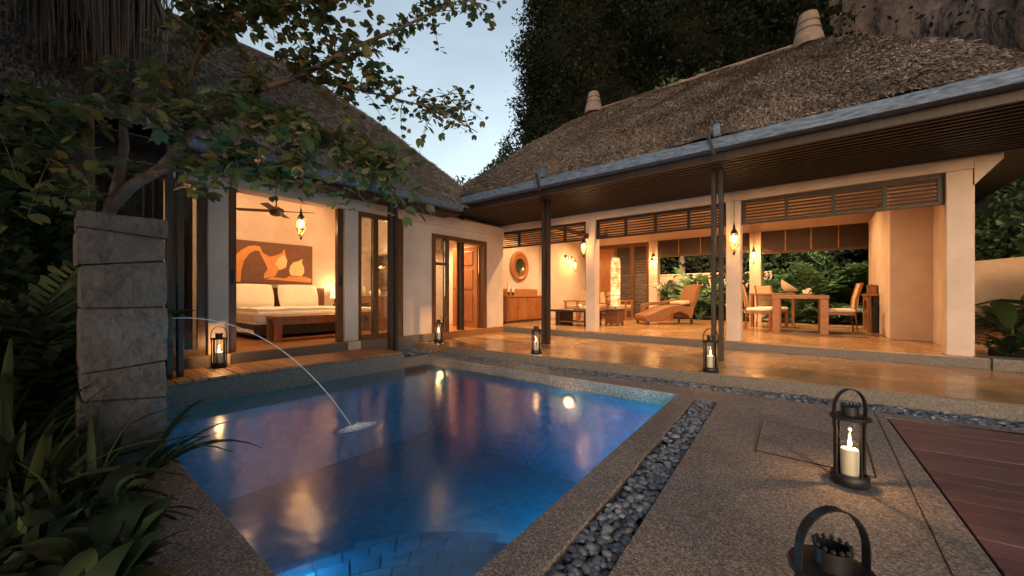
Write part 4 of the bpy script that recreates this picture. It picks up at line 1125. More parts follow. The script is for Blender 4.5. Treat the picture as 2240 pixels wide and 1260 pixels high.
def downlight(label, x, y, z, watts, spot=R(140)):
    t = thing('ceiling_downlight', label, 'ceiling light', (x, y, z), group='recessed ceiling lights')
    part('ring', MB().lathe([(.035, -.004), (.055, -.006), (.058, -.001)], 20, cap=False), 'black_metal', t)
    part('disc', MB().lathe([(.034, -.003), (.001, -.003)], 20, cap=False), 'downlight_disc', t)
    lamp('downlight_beam', t, (0, 0, -.02), watts * 1.25, (1, .60, .27), .05, 'SPOT', spot)
for i, (x, y, w) in enumerate(((-5.4, 8.2, 85), (-3.0, 8.2, 85), (-.9, 8.3, 75), (-5.2, 10.8, 85), (-2.8, 10.9, 85), (-.5, 10.9, 80))):
    downlight('recessed ceiling light above the ' + ('sideboard', 'coffee table', 'front of the dining area', 'armchairs', 'chaise longue', 'dining table')[i], x, y, 3.445, w)
for i, (x, y, w) in enumerate(((-8.5, 2.4, 20), (-8.5, 3.7, 19), (-7.4, 3.9, 22), (-7.4, 1.2, 20))):
    downlight('recessed ceiling light above the ' + ('left pillow of the bed', 'right pillow of the bed', 'bench at the foot of the bed', 'glazed bedroom corner')[i], x, y, 3.745, w)
downlight('recessed ceiling light behind the entrance door', -7.2, 5.9, 2.715, 120)

fl = thing('paper_floor_lamp', 'tall glowing paper column lamp beside the middle column', 'floor lamp', (-4.32, 9.9, .25))
part('foot', MB().lathe([(.12, 0), (.12, .03), (.03, .05), (.015, .46)], 18), 'wood_frame', fl)
part('paper_shade', MB().lathe([(.115, .45), (.13, .48), (.125, .9), (.128, 1.3), (.122, 1.72), (.10, 1.76)], 18), 'lamp_paper', fl, smooth=True)
for k in range(6): part('hoop', MB().lathe([(.128, .5 + k * .24), (.133, .506 + k * .24), (.128, .512 + k * .24)], 18, cap=False), 'wood_frame', fl)
part('cap', MB().lathe([(.11, 1.76), (.14, 1.775), (.05, 1.80)], 18), 'wood_frame', fl)

# ------------------------------------------------------------------ furniture
def box_parts(t, items):
    for name, a, b_, m, bv in items: part(name, MB().box(a, b_), m, t, bevel=bv)
sb = thing('sideboard', 'low wooden sideboard with panelled doors under the round mirror', 'cabinet', (-6.55, 8.65, .25))
part('carcass', MB().box((-.14, -.88, .06), (.14, .88, .70)), 'teak', sb, bevel=.006)
part('plinth', MB().box((-.12, -.86, 0), (.12, .86, .0595)), 'wood_dark', sb)
part('top', MB().box((-.145, -.91, .7005), (.17, .91, .745)), 'teak', sb, bevel=.006)
part('back_panel', MB().box((-.145, -.88, .7455), (-.10, .88, .93)), 'teak', sb)
for k in range(4):
    y0 = -.85 + k * .43
    dr = part('cabinet_door', MB().box((.1405, y0, .09), (.158, y0 + .41, .67)), 'door_wood', sb, bevel=.004)
    part('door_panel', MB().box((.1585, y0 + .06, .15), (.166, y0 + .35, .61)), 'door_wood', dr, bevel=.004)
    part('knob', MB().lathe([(.010, 0), (.014, .012), (.004, .02)], 8, (.17, y0 + (.37 if k % 2 == 0 else .04), .4)), 'black_metal', dr)
mi = thing('round_mirror', 'round mirror in a wide wooden ring on the left living room wall', 'mirror', (-6.69, 8.66, 1.83))
def ring_x(r0, r1, x, th, n=32):
    mb = MB(); v = []; f = []
    for i in range(n):
        a = 2 * math.pi * i / n; c, s = math.cos(a), math.sin(a)
        v += [(0, r0 * c, r0 * s), (x, r0 * c, r0 * s), (x + th, (r0 + r1) / 2 * c, (r0 + r1) / 2 * s), (x, r1 * c, r1 * s), (0, r1 * c, r1 * s)]
    for i in range(n):
        j = (i + 1) % n
        for a in range(4): f.append((i * 5 + a, j * 5 + a, j * 5 + a + 1, i * 5 + a + 1))
    return mb.add(v, f)
part('outer_frame', ring_x(.29, .43, .03, .03), 'teak', mi, smooth=True)
part('inner_frame', ring_x(.22, .292, .04, .01), 'door_wood', mi, smooth=True)
part('mirror_glass', MB().add([(.02, .23 * math.cos(2 * math.pi * i / 28), .23 * math.sin(2 * math.pi * i / 28)) for i in range(28)], [tuple(range(28))]), 'mirror_glass', mi)
cs = thing('pillar_candles', 'three cream candles on dark stands at the left end of the sideboard', 'candles', (-6.52, 7.98, .9955))
for (x, y, h, r_) in ((0, 0, .24, .035), (.06, .12, .13, .035), (-.02, .2, .10, .03)):
    part('stand', MB().lathe([(.045, 0), (.02, .02), (.02, .07), (.05, .09)], 12, (x, y, 0)), 'black_metal', cs)
    part('candle', MB().lathe([(r_, .091), (r_, .09 + h), (.005, .085 + h)], 14, (x, y, 0)), 'wax', cs, smooth=True)

ct = thing('coffee_table', 'low dark coffee table with lower shelf in the living room', 'table', (-4.72, 8.55, .25), R(-4))
box_parts(ct, [('table_top', (-.62, -.36, .34), (.62, .36, .39), 'wood_dark', .006), ('shelf', (-.5, -.28, .08), (.5, .28, .11), 'teak', .004)])
for sx in (-1, 1): part('leg', MB().box((sx * .42 - .07, -.30, 0), (sx * .42 + .07, .30, .3395)), 'wood_dark', ct, bevel=.006)
ty = thing('tea_tray', 'tray with white pots on the coffee table', 'tray', (-4.62, 8.6, .6405))
part('tray', MB().box((-.2, -.14, 0), (.2, .14, .02)), 'wood_dark', ty, bevel=.006)
for (x, y, r_, h) in ((-.08, 0, .06, .12), (.06, .04, .035, .06), (.1, -.06, .035, .06)):
    part('pot', MB().lathe([(r_ * .6, .021), (r_, .021 + h * .4), (r_ * .8, .02 + h * .85), (r_ * .2, .02 + h)], 14, (x, y, 0)), 'ceramic', ty, smooth=True)

def slat_chair(label, loc, rz, cush=True):
    t = thing('armchair', label, 'armchair', loc, rz, group='wooden armchairs')
    for sx in (-1, 1):
        part('leg', MB().box((sx * .30 - .025, -.30, 0), (sx * .30 + .025, -.25, .56)), 'door_wood', t, bevel=.004)
        part('leg', MB().box((sx * .30 - .025, .27, 0), (sx * .30 + .025, .32, .86), rot=Matrix.Rotation(-.14, 3, 'X')), 'door_wood', t, bevel=.004)
        part('arm', MB().box((sx * .30 - .04, -.33, .5605), (sx * .30 + .04, .34, .60)), 'door_wood', t, bevel=.006)
    part('seat_frame', MB().box((-.275, -.29, .28), (.275, .28, .34)), 'door_wood', t, bevel=.004)
    for z in (.45, .58, .71, .84): part('back_rail', MB().box((-.275, .285 + (z - .4) * .14, z - .018), (.275, .31 + (z - .4) * .14, z + .018)), 'door_wood', t)
    for x in (-.14, 0, .14): part('back_slat', MB().box((x - .012, .315, .36), (x + .012, .33, .86), rot=Matrix.Rotation(-.14, 3, 'X')), 'door_wood', t)
    if cush:
        part('seat_cushion', MB().box((-.26, -.28, .3405), (.26, .26, .46)), 'cream_fabric', t, bevel=.03)
        part('back_cushion', MB().box((-.24, .16, .465), (.24, .27, .85), rot=Matrix.Rotation(-.18, 3, 'X')), 'cream_fabric', t, bevel=.035)
slat_chair('wooden armchair with pale cushion behind the coffee table', (-5.55, 10.1, .25), R(-25))
slat_chair('wooden armchair seen from its side in front of the louvre screen', (-4.75, 11.2, .25), R(95))
slat_chair('cushioned wooden armchair turned to the floor lamp', (-5.35, 11.6, .25), R(20))
stb = thing('side_table', 'square dark side table beside the middle column', 'table', (-3.98, 9.05, .25))
part('table_top', MB().box((-.20, -.20, .37), (.20, .20, .41)), 'wood_dark', stb, bevel=.005)
part('cabinet', MB().box((-.17, -.17, .05), (.17, .17, .3695)), 'wood_frame', stb, bevel=.005)
for sx in (-1, 1):
    for sy in (-1, 1): part('leg', MB().box((sx * .15 - .02, sy * .15 - .02, 0), (sx * .15 + .02, sy * .15 + .02, .0495)), 'wood_dark', stb)

# wicker chaise longue: S-shaped seat, tall curved back, one arm
ch = thing('wicker_chaise', 'wicker chaise longue with arched seat and tall curved back', 'chaise longue', (-3.08, 10.45, .25), R(46))
prof = [(-.80, .16), (-.78, .24), (-.60, .30), (-.38, .40), (-.15, .47), (.08, .50), (.30, .47), (.50, .42)]
under = [(.50, .30), (.42, .14), (.30, .26), (.12, .33), (-.08, .28), (-.20, .16), (-.34, .10), (-.55, .08), (-.78, .08)]
seat = MB().sweep([(x, z) for x, z in prof + under], 'y', -.34, .34)
part('seat', seat, 'wicker', ch, bevel=.015)
back = [(.40, .40), (.52, .40), (.60, .62), (.68, .88), (.72, 1.02), (.64, 1.04), (.56, .84), (.47, .60)]
part('backrest', MB().sweep(back, 'y', -.33, .33), 'wicker', ch, bevel=.02)
part('arm', MB().sweep([(-.62, .28), (-.62, .50), (-.40, .56), (.10, .60), (.42, .66), (.42, .58), (.10, .52), (-.36, .48), (-.50, .42), (-.50, .30)], 'y', .30, .36), 'wicker', ch, bevel=.01)
for x in (-.72, .46):
    for s in (-1, 1): part('leg', MB().box((x - .022, s * .29 - .022, 0), (x + .022, s * .29 + .022, .16 if x < 0 else .34)), 'wood_dark', ch)
part('cushion', MB().box((.16, -.28, .505), (.44, .28, .60), rot=Matrix.Rotation(-.15, 3, 'Y')), 'cream_fabric', ch, bevel=.04)
vs = thing('vase_arrangement', 'tall vase of pale flowers and green leaves behind the chaise', 'vase', (-3.55, 11.75, .25))
part('stool', MB().box((-.18, -.18, 0), (.18, .18, .42)), 'door_wood', vs, bevel=.01)
part('vase', MB().lathe([(.06, .421), (.11, .50), (.12, .60), (.06, .70), (.07, .74)], 16), 'wood_dark', vs, smooth=True)
for k in range(26):
    a = rnd.uniform(0, 6.28)
    place('leaf', rnd.choice(FR['leaf_shrub', 'strap'] + FR['leaf_shrub', 'broad']), vs, (.03 * math.cos(a), .03 * math.sin(a), .72), (rnd.uniform(-.4, .4), -rnd.uniform(.2, 1.3), a), (rnd.uniform(.6, 1.1),) * 3)
P = nrs.normal(size=(160, 3)) * np.array((.10, .10, .06)) + np.array((-.22, -.1, 1.02))
quads('blossom', leaf_faces(P, .05, .8), 'white_fabric', vs)

dt = thing('dining_table', 'square wooden dining table with thick legs', 'table', (-.30, 9.73, .25), R(2))
part('table_top', MB().box((-.45, -.47, .68), (.45, .47, .75)), 'teak', dt, bevel=.006)
for sx in (-1, 1):
    for sy in (-1, 1): part('leg', MB().box((sx * .375 - .062, sy * .395 - .062, 0), (sx * .375 + .062, sy * .395 + .062, .6795)), 'teak', dt, bevel=.005)
def dining_chair(label, loc, rz):
    t = thing('dining_chair', label, 'chair', loc, rz, group='dining chairs')   # faces +x
    for s in (-1, 1):
        part('leg', MB().box((.19, s * .19 - .02, 0), (.23, s * .19 + .02, .40)), 'door_wood', t)
        part('leg', MB().tube([(-.25, s * .19, 0), (-.21, s * .19, .42), (-.23, s * .19, .66), (-.31, s * .19, .99)], .022, 6), 'door_wood', t)
    part('seat_rail', MB().box((-.22, -.21, .36), (.235, .21, .4205)), 'door_wood', t, bevel=.004)
    part('seat', MB().box((-.22, -.215, .421), (.24, .215, .485)), 'white_fabric', t, bevel=.02)
    bk = MB().add([(-.215, -.2, .50), (-.215, .2, .50), (-.235, .2, .72), (-.30, .2, .98), (-.30, -.2, .98), (-.235, -.2, .72),
                   (-.25, -.2, .50), (-.25, .2, .50), (-.27, .2, .72), (-.335, .2, .98), (-.335, -.2, .98), (-.27, -.2, .72)],
                  [(0, 1, 2, 5), (5, 2, 3, 4), (6, 11, 8, 7), (11, 10, 9, 8), (0, 5, 11, 6), (5, 4, 10, 11), (1, 7, 8, 2), (2, 8, 9, 3), (4, 3, 9, 10), (0, 6, 7, 1)])
    part('backrest', bk, 'cream_fabric', t, bevel=.008)
dining_chair('dining chair with cream upholstery left of the dining table', (-1.0, 9.75, .25), R(2))
dining_chair('dining chair with its back to the alcove, right of the table', (.32, 10.0, .25), R(186))
dining_chair('third dining chair, partly hidden behind the left one', (-.85, 10.75, .25), R(-50))
bw = thing('shell_bowl', 'white shell-shaped bowl standing behind the dining table', 'bowl', (-.62, 10.9, 1.05))
sv = MB().lathe([(.05, 0), (.12, .05), (.19, .13), (.21, .17), (.20, .17), (.11, .065), (.02, .02)], 18)
rm = Matrix.Rotation(.7, 3, 'Y'); sv.v = [tuple(rm @ Vector(p) + Vector((0, 0, .06))) for p in sv.v]
part('shell', sv, 'ceramic', bw, smooth=True)
ss = thing('serving_shelf', 'narrow timber serving shelf behind the dining chairs', 'table', (-.75, 10.9, .25))
part('top', MB().box((-.55, -.18, .755), (.35, .18, .80)), 'door_wood', ss, bevel=.005)
for sx in (-.5, .3):
    part('leg', MB().box((sx - .025, -.15, 0), (sx + .025, .15, .7545)), 'door_wood', ss)
cp = thing('table_centrepiece', 'small dish with a pale flower on the dining table', 'centrepiece', (-.18, 9.85, 1.0005))
part('dish', MB().lathe([(.05, 0), (.11, .02), (.12, .035), (.05, .015)], 18), 'ceramic', cp, smooth=True)
P = nrs.normal(size=(60, 3)) * np.array((.035, .035, .02)) + np.array((0, 0, .07))
quads('blossom', leaf_faces(P, .045, .8), 'white_fabric', cp)
rg = thing('flat_rug', 'dark flat rug under the dining table', 'rug', (-.05, 9.85, .2535))
part('weave', MB().box((-.6, -.75, 0), (.75, .75, .008)), 'rug', rg)
ac = thing('alcove_console', 'narrow arched console against the alcove wall', 'console', (.855, 11.0, .25))
part('top', MB().box((-.10, -.6, .735), (.08, .6, .78)), 'teak', ac, bevel=.005)
arch = [(-.55, .0), (-.40, .0), (-.40, .45), (-.36, .56), (-.22, .64), (0, .66), (.22, .64), (.36, .56), (.40, .45), (.40, 0), (.55, 0), (.55, .7345), (-.55, .7345)]
part('arched_front', MB().sweep([(y, z) for y, z in arch], 'x', -.08, -.03), 'teak', ac)
part('dark_niche', MB().box((.0, -.54, .0), (.07, .54, .73)), 'wood_dark', ac)
bx = thing('lidded_box', 'reddish wooden box standing on the alcove console', 'box', (.85, 10.65, 1.0305))
part('body', MB().box((-.07, -.13, 0), (.07, .13, .15)), 'door_wood', bx, bevel=.005)
part('lid', MB().box((-.075, -.135, .1505), (.075, .135, .18)), 'door_wood', bx, bevel=.008)
part('knob', MB().lathe([(.008, .18), (.016, .195), (.004, .21)], 8), 'door_wood', bx)

# bedroom ---------------------------------------------------------------
bdg = thing('double_bed', 'double bed with white linen and dark wooden frame', 'bed', (-8.28, 3.22, .25))
part('bed_base', MB().box((-.98, -.95, .06), (.98, .95, .26)), 'wood_dark', bdg, bevel=.01)
part('headboard', MB().box((-1.06, -1.12, 0), (-.985, 1.12, .92)), 'wood_frame', bdg, bevel=.01)
part('mattress', MB().box((-.97, -.93, .2605), (.97, .93, .47)), 'white_fabric', bdg, bevel=.05)
dvt = MB(); gx, gy = 16, 22; v = []
for j in range(gy + 1):
    for i in range(gx + 1):
        x = -.45 + 1.47 * i / gx; y = -1.10 + 2.20 * j / gy
        e_ = max(0, abs(y) - .90); z = .515 + .006 * math.sin(9 * x + 4 * y) + .006 * math.sin(13 * y)
        fx = max(0, x - .93)
        z = max(z - min(2.4 * e_ + e_ * e_ * 6, .40) - min(3.2 * fx, .32), .10)
        yy = math.copysign(.90 + e_ * .35, y) if e_ > 0 else y
        v.append((min(x, .93 + fx * .4), yy, z))
dvt.add(v, [(j * (gx + 1) + i, j * (gx + 1) + i + 1, (j + 1) * (gx + 1) + i + 1, (j + 1) * (gx + 1) + i) for j in range(gy) for i in range(gx)])
part('duvet', dvt, 'white_fabric', bdg, smooth=True)
for y in (-.46, .46):
    pm = MB(); v = []; f = []
    n_ = 12
    for sgn in (1, -1):
        for j in range(n_ + 1):
            for i in range(n_ + 1):
                a, b2 = i / n_ * 2 - 1, j / n_ * 2 - 1
                th = .085 * ((1 - a ** 4) * (1 - b2 ** 4)) ** .5
                v.append((sgn * th, a * .42 * (1 - .06 * b2 * b2), b2 * .26 * (1 - .06 * a * a)))
    o_ = (n_ + 1) ** 2
    for s_i in range(2):
        for j in range(n_):
            for i in range(n_):
                q = (s_i * o_ + j * (n_ + 1) + i, s_i * o_ + j * (n_ + 1) + i + 1, s_i * o_ + (j + 1) * (n_ + 1) + i + 1, s_i * o_ + (j + 1) * (n_ + 1) + i)
                f.append(q if s_i == 0 else q[::-1])
    rm = Matrix.Rotation(-.30, 3, 'Y')
    pm.add([tuple(rm @ Vector(p) + Vector((-.80, y, .74))) for p in v], f)
    part('pillow', pm, 'white_fabric', bdg, smooth=True)
bn = thing('bed_bench', 'wooden bench at the foot of the bed', 'bench', (-6.95, 3.1, .25))
part('seat', MB().box((-.2, -.72, .36), (.2, .72, .41)), 'door_wood', bn, bevel=.005)
part('apron', MB().box((-.17, -.66, .27), (.17, .66, .3595)), 'door_wood', bn)
for sx in (-1, 1):
    for sy in (-1, 1): part('leg', MB().box((sx * .16 - .035, sy * .66 - .05, 0), (sx * .16 + .035, sy * .66 + .05, .3595)), 'door_wood', bn, bevel=.004)
ns = thing('night_stand', 'small night stand right of the bed', 'night stand', (-9.1, 4.56, .25))
part('cabinet', MB().box((-.2, -.2, .1), (.2, .2, .5)), 'wood_frame', ns, bevel=.006)
for sx in (-1, 1):
    for sy in (-1, 1): part('leg', MB().box((sx * .16 - .02, sy * .16 - .02, 0), (sx * .16 + .02, sy * .16 + .02, .0995)), 'wood_frame', ns)
bl = thing('bedside_lamp', 'lit bedside lamp with white shade on the night stand', 'table lamp', (-9.08, 4.52, .7505))
part('foot', MB().lathe([(.06, 0), (.065, .02), (.03, .06), (.045, .12), (.015, .18)], 14), 'wood_dark', bl, smooth=True)
part('lamp_shade', MB().lathe([(.13, .18), (.10, .42)], 18, cap=False), 'shade_lit', bl, smooth=True)
lamp('lamp_light', bl, (0, 0, .46), 3.5, WARM, .04)
pt = thing('wall_painting', 'wide brown painting of an orange arm pouring from a jug above the bed', 'painting', (-9.34, 3.2, 1.70))
part('canvas', MB().box((0, -.92, -.45), (.03, .88, .45)), 'paint_brown', pt, bevel=.004)
def flat(name, poly, m, x):
    poly = [(y * 1.0, z) for y, z in poly]; k = len(poly)
    part(name, MB().sweep([(y, z) for y, z in poly], 'x', x, x + .003), m, pt)
# shapes read off the canvas: y to the right, z up (metres from its centre)
flat('painted_arm', [(-.66, -.42), (-.56, -.42), (-.55, -.2), (-.50, .02), (-.40, .18), (-.30, .25), (-.22, .24), (-.20, .34), (-.30, .36), (-.42, .33), (-.55, .24), (-.66, .10)], 'paint_orange', .0305)
flat('painted_hand', [(-.22, .24), (-.20, .34), (-.16, .22), (-.02, .14), (.10, .18), (.22, .24), (.27, .34), (.30, .20), (.32, .06), (.26, -.10), (.14, -.16), (.08, -.28), (-.14, -.34), (-.12, -.22), (-.06, -.14), (-.10, -.02)], 'paint_orange', .0305)
flat('painted_jug', [(.08, -.02), (.16, .14), (.27, .20), (.33, .08), (.30, -.08), (.18, -.14)], 'paint_cream', .0338)
flat('painted_drop', [(.40, -.25), (.37, -.15), (.39, -.04), (.46, .05), (.56, .08), (.66, .14), (.64, .05), (.69, -.06), (.69, -.18), (.64, -.26)], 'paint_cream', .0305)
flat('painted_table', [(-.10, -.36), (.02, -.30), (.30, -.32), (.36, -.27), (.72, -.27), (.86, -.32), (.84, -.40), (.40, -.38), (.1, -.36)], 'paint_orange', .0305)
fan = thing('ceiling_fan', 'dark ceiling fan in the bedroom', 'ceiling fan', (-7.6, 2.7, 2.50))
part('motor', MB().lathe([(.03, -.08), (.09, -.06), (.12, 0), (.12, .05), (.05, .09)], 18), 'wood_dark', fan, smooth=True)
part('rod', MB().tube([(0, 0, .08), (0, 0, 1.24)], .012, 8), 'black_metal', fan)
for k in range(4):
    a = k * math.pi / 2 + .95
    part('blade', MB().box((.10, -.06, .008), (.62, .06, .018), rot=Matrix.Rotation(.15, 3, 'X')), 'wood_dark', fan).rotation_euler = (0, 0, a)
ds = thing('dressing_table', 'wooden dressing table with mirror seen through the bedroom window', 'table', (-7.75, 4.72, .25))
part('table_top', MB().box((-.55, -.2, .70), (.55, .2, .74)), 'door_wood', ds, bevel=.004)
for sx in (-1, 1): part('leg', MB().box((sx * .5 - .03, -.17, 0), (sx * .5 + .03, .17, .6995)), 'door_wood', ds)
part('mirror_frame', MB().box((-.40, .165, .85), (.40, .20, 1.65)), 'wood_dark', ds)
part('mirror', MB().box((-.36, .158, .89), (.36, .1645, 1.61)), 'mirror_glass', ds)
part('drawer', MB().box((-.45, -.19, .58), (.45, .15, .6995)), 'door_wood', ds, bevel=.004)
for (x, h, lab) in ((-.3, .22, 'white slim vase on the left of the dressing table'), (-.05, .12, 'white round jar on the dressing table'), (.3, .16, 'white bottle on the right of the dressing table')):
    o = thing('vase', lab, 'vase', (-7.75 + x, 4.66, .9905))
    part('body', MB().lathe([(.03, 0), (.045, h * .3), (.03, h * .75), (.02, h * .85), (.028, h)], 14), 'ceramic', o, smooth=True)
so = thing('dressing_stool', 'white upholstered stool at the dressing table', 'stool', (-7.55, 4.33, .25))
part('seat', MB().box((-.2, -.17, .40), (.2, .17, .50)), 'white_fabric', so, bevel=.03)
for sx in (-1, 1):
    for sy in (-1, 1): part('leg', MB().box((sx * .17 - .018, sy * .14 - .018, 0), (sx * .17 + .018, sy * .14 + .018, .3995)), 'door_wood', so)
wl = thing('wall_lamp', 'small lit wall lamp behind the bedroom window', 'wall lamp', (-7.15, 4.91, 1.75))
part('plate', MB().box((-.05, -.0, -.07), (.05, .018, .07)), 'black_metal', wl)
part('globe', MB().lathe([(.01, -.07), (.05, -.04), (.06, 0), (.045, .05), (.01, .07)], 14, (0, -.07, 0)), 'bulb', wl, smooth=True)
lamp('lamp_light', wl, (0, -.16, 0), 22, WARM, .05)

# small garden spots lighting the planting
def garden_spot(label, loc, target, watts, color=(1, .72, .42), size=R(95)):
    t = thing('garden_spotlight', label, 'spotlight', loc, group='garden spotlights')
    part('stake', MB().tube([(0, 0, -.05), (0, 0, .07)], .008, 6), 'black_metal', t)
    d = (Vector(target) - Vector(loc)).normalized()
    part('head', MB().tube([tuple(Vector((0, 0, .10)) - d * .06), tuple(Vector((0, 0, .10)) + d * .03)], [.022, .034], 12), 'black_metal', t, smooth=True)
    part('lens', MB().tube([tuple(Vector((0, 0, .10)) + d * .031), tuple(Vector((0, 0, .10)) + d * .034)], .030, 12), 'downlight_disc', t)
    o = lamp('spot_beam', t, tuple(Vector((0, 0, .10)) + d * .06), watts, color, .03, 'SPOT', size)
    o.rotation_euler = d.to_track_quat('-Z', 'Y').to_euler()
def eave_flood(label, loc, target, watts, color=(1, .74, .46), size=R(130)):
    t = thing('eave_floodlight', label, 'floodlight', loc, group='floodlights under the rear eave')
    d = (Vector(target) - Vector(loc)).normalized()
    part('bracket', MB().box((-.02, -.16, .02), (.02, 0, .05)), 'black_metal', t)
    part('head', MB().tube([tuple(-d * .06), tuple(d * .03)], [.03, .045], 12), 'black_metal', t, smooth=True)
    part('lens', MB().tube([tuple(d * .031), tuple(d * .034)], .040, 12), 'downlight_disc', t)
    o = lamp('flood_beam', t, tuple(d * .06), watts, color, .05, 'SPOT', size)
    o.rotation_euler = d.to_track_quat('-Z', 'Y').to_euler()
eave_flood('floodlight under the rear eave lighting the palms behind the dining table', (-.2, 12.9, 2.75), (0, 14.3, .9), 120, (1, .86, .66))
eave_flood('floodlight under the rear eave lighting the ochre garden wall', (-2.8, 12.9, 2.75), (-2.8, 15.2, .9), 380, (1, .72, .45))
garden_spot('garden spotlight aimed at the curved ochre wall', (3.1, 8.1, .22), (2.7, 9.8, 1.4), 55, (1, .42, .14), R(130))

# ------------------------------------------------------------------ unseen trees added left of the pool, keeping sky light off the bed
for i, (x, y, rad, h, lab) in enumerate(((-4.6, -2.6, (2.0, 1.5, 2.0), 2.4, 'added tree out of view, shading the left planting bed'),
    (-1.8, -2.9, (1.8, 1.4, 2.0), 2.2, 'added shade tree out of view beside the near pool corner'), (-12.5, -4.5, (3, 3, 3.2), 3, 'tall added shade tree out of view far left of the pavilion'))):
    shrub('unseen_shade_tree', lab, 'tree', (x, y, 0), rad, 5200, .34, 'leaf_dark', h=h, group='added shade trees left of the pool')
# ------------------------------------------------------------------ left planting bed
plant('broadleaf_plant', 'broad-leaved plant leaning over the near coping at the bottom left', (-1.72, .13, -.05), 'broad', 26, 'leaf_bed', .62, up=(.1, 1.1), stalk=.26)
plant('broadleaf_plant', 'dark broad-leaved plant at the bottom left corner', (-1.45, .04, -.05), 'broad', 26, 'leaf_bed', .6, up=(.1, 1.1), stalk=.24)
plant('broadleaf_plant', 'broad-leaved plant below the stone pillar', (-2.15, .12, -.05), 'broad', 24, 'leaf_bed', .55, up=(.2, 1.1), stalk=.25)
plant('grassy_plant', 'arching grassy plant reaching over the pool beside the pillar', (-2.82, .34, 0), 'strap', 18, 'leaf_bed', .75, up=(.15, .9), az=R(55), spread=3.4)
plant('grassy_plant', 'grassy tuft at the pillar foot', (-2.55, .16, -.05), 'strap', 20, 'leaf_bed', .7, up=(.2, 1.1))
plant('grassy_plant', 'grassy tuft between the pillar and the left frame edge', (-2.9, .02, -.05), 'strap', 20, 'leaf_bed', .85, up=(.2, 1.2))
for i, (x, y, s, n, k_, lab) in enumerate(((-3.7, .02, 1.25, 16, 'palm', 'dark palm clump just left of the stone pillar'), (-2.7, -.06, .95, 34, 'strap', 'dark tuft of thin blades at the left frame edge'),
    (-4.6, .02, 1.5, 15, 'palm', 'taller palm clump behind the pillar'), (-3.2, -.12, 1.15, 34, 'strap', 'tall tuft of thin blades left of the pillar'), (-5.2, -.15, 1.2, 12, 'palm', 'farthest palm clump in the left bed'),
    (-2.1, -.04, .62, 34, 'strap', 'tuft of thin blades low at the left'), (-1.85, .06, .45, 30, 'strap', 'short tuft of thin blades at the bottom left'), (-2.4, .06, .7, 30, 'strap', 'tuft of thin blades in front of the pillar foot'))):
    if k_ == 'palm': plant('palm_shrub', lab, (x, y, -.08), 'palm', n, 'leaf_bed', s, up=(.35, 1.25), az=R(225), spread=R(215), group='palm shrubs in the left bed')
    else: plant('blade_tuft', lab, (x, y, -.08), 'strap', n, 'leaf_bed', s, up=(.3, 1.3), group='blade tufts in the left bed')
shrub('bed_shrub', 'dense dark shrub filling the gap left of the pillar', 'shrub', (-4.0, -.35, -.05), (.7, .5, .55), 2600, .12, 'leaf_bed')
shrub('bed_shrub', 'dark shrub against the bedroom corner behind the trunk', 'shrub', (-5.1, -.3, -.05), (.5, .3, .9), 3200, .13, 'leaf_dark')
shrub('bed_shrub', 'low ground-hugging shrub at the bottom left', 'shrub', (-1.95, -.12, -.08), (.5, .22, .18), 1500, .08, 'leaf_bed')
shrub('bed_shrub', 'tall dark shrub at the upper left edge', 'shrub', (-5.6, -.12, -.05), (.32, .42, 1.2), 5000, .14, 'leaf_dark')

# palm with hanging dry fronds, top left
pm_ = thing('dead_frond_palm', 'palm with a skirt of dry brown hanging fronds, top left', 'palm', (-5.35, .30, 0), world=True)
part('trunk', MB().tube([(-5.35, .30, -.1), (-5.33, .31, 1.5), (-5.36, .30, 3.2), (-5.35, .28, 5.2)], [.055, .045, .04, .05], 10), 'palm_bark', pm_, smooth=True)
rr = np.random.RandomState(8)
for k in range(90):
    a = 2 * math.pi * k / 90 * 3 + rr.uniform(-.2, .2); r0 = rr.uniform(.10, .60); z0 = rr.uniform(4.2, 5.0); z1 = rr.uniform(2.85, 3.4) + .25 * (r0 / .5)
    mb = MB()
    for q in range(9):
        a2 = a + rr.uniform(-.28, .28); r2_ = r0 + rr.uniform(-.07, .07); zz = z1 + abs(rr.normal()) * .22
        ptl = [(-5.35 + .08 * math.cos(a), .29 + .08 * math.sin(a), z0 + .1), (-5.35 + r2_ * .9 * math.cos(a2), .29 + r2_ * .9 * math.sin(a2), z0 - .25), (-5.35 + r2_ * math.cos(a2) * 1.05, .29 + r2_ * math.sin(a2) * 1.05, (z0 + zz) / 2), (-5.35 + r2_ * math.cos(a2 + .08), .29 + r2_ * math.sin(a2 + .08), zz)]
        mb.tube(ptl, [.010, .011, .009, .002], 4)
    part('dry_frond', mb, 'dry_frond', pm_)
for k in range(9):
    a = k * .7
    place('green_frond', FR['leaf_dark', 'palm'][k % 3], pm_, (-5.35, .29, 5.1), (0, -rr.uniform(.3, 1.0), a), (2.2, 2.2, 2.2))

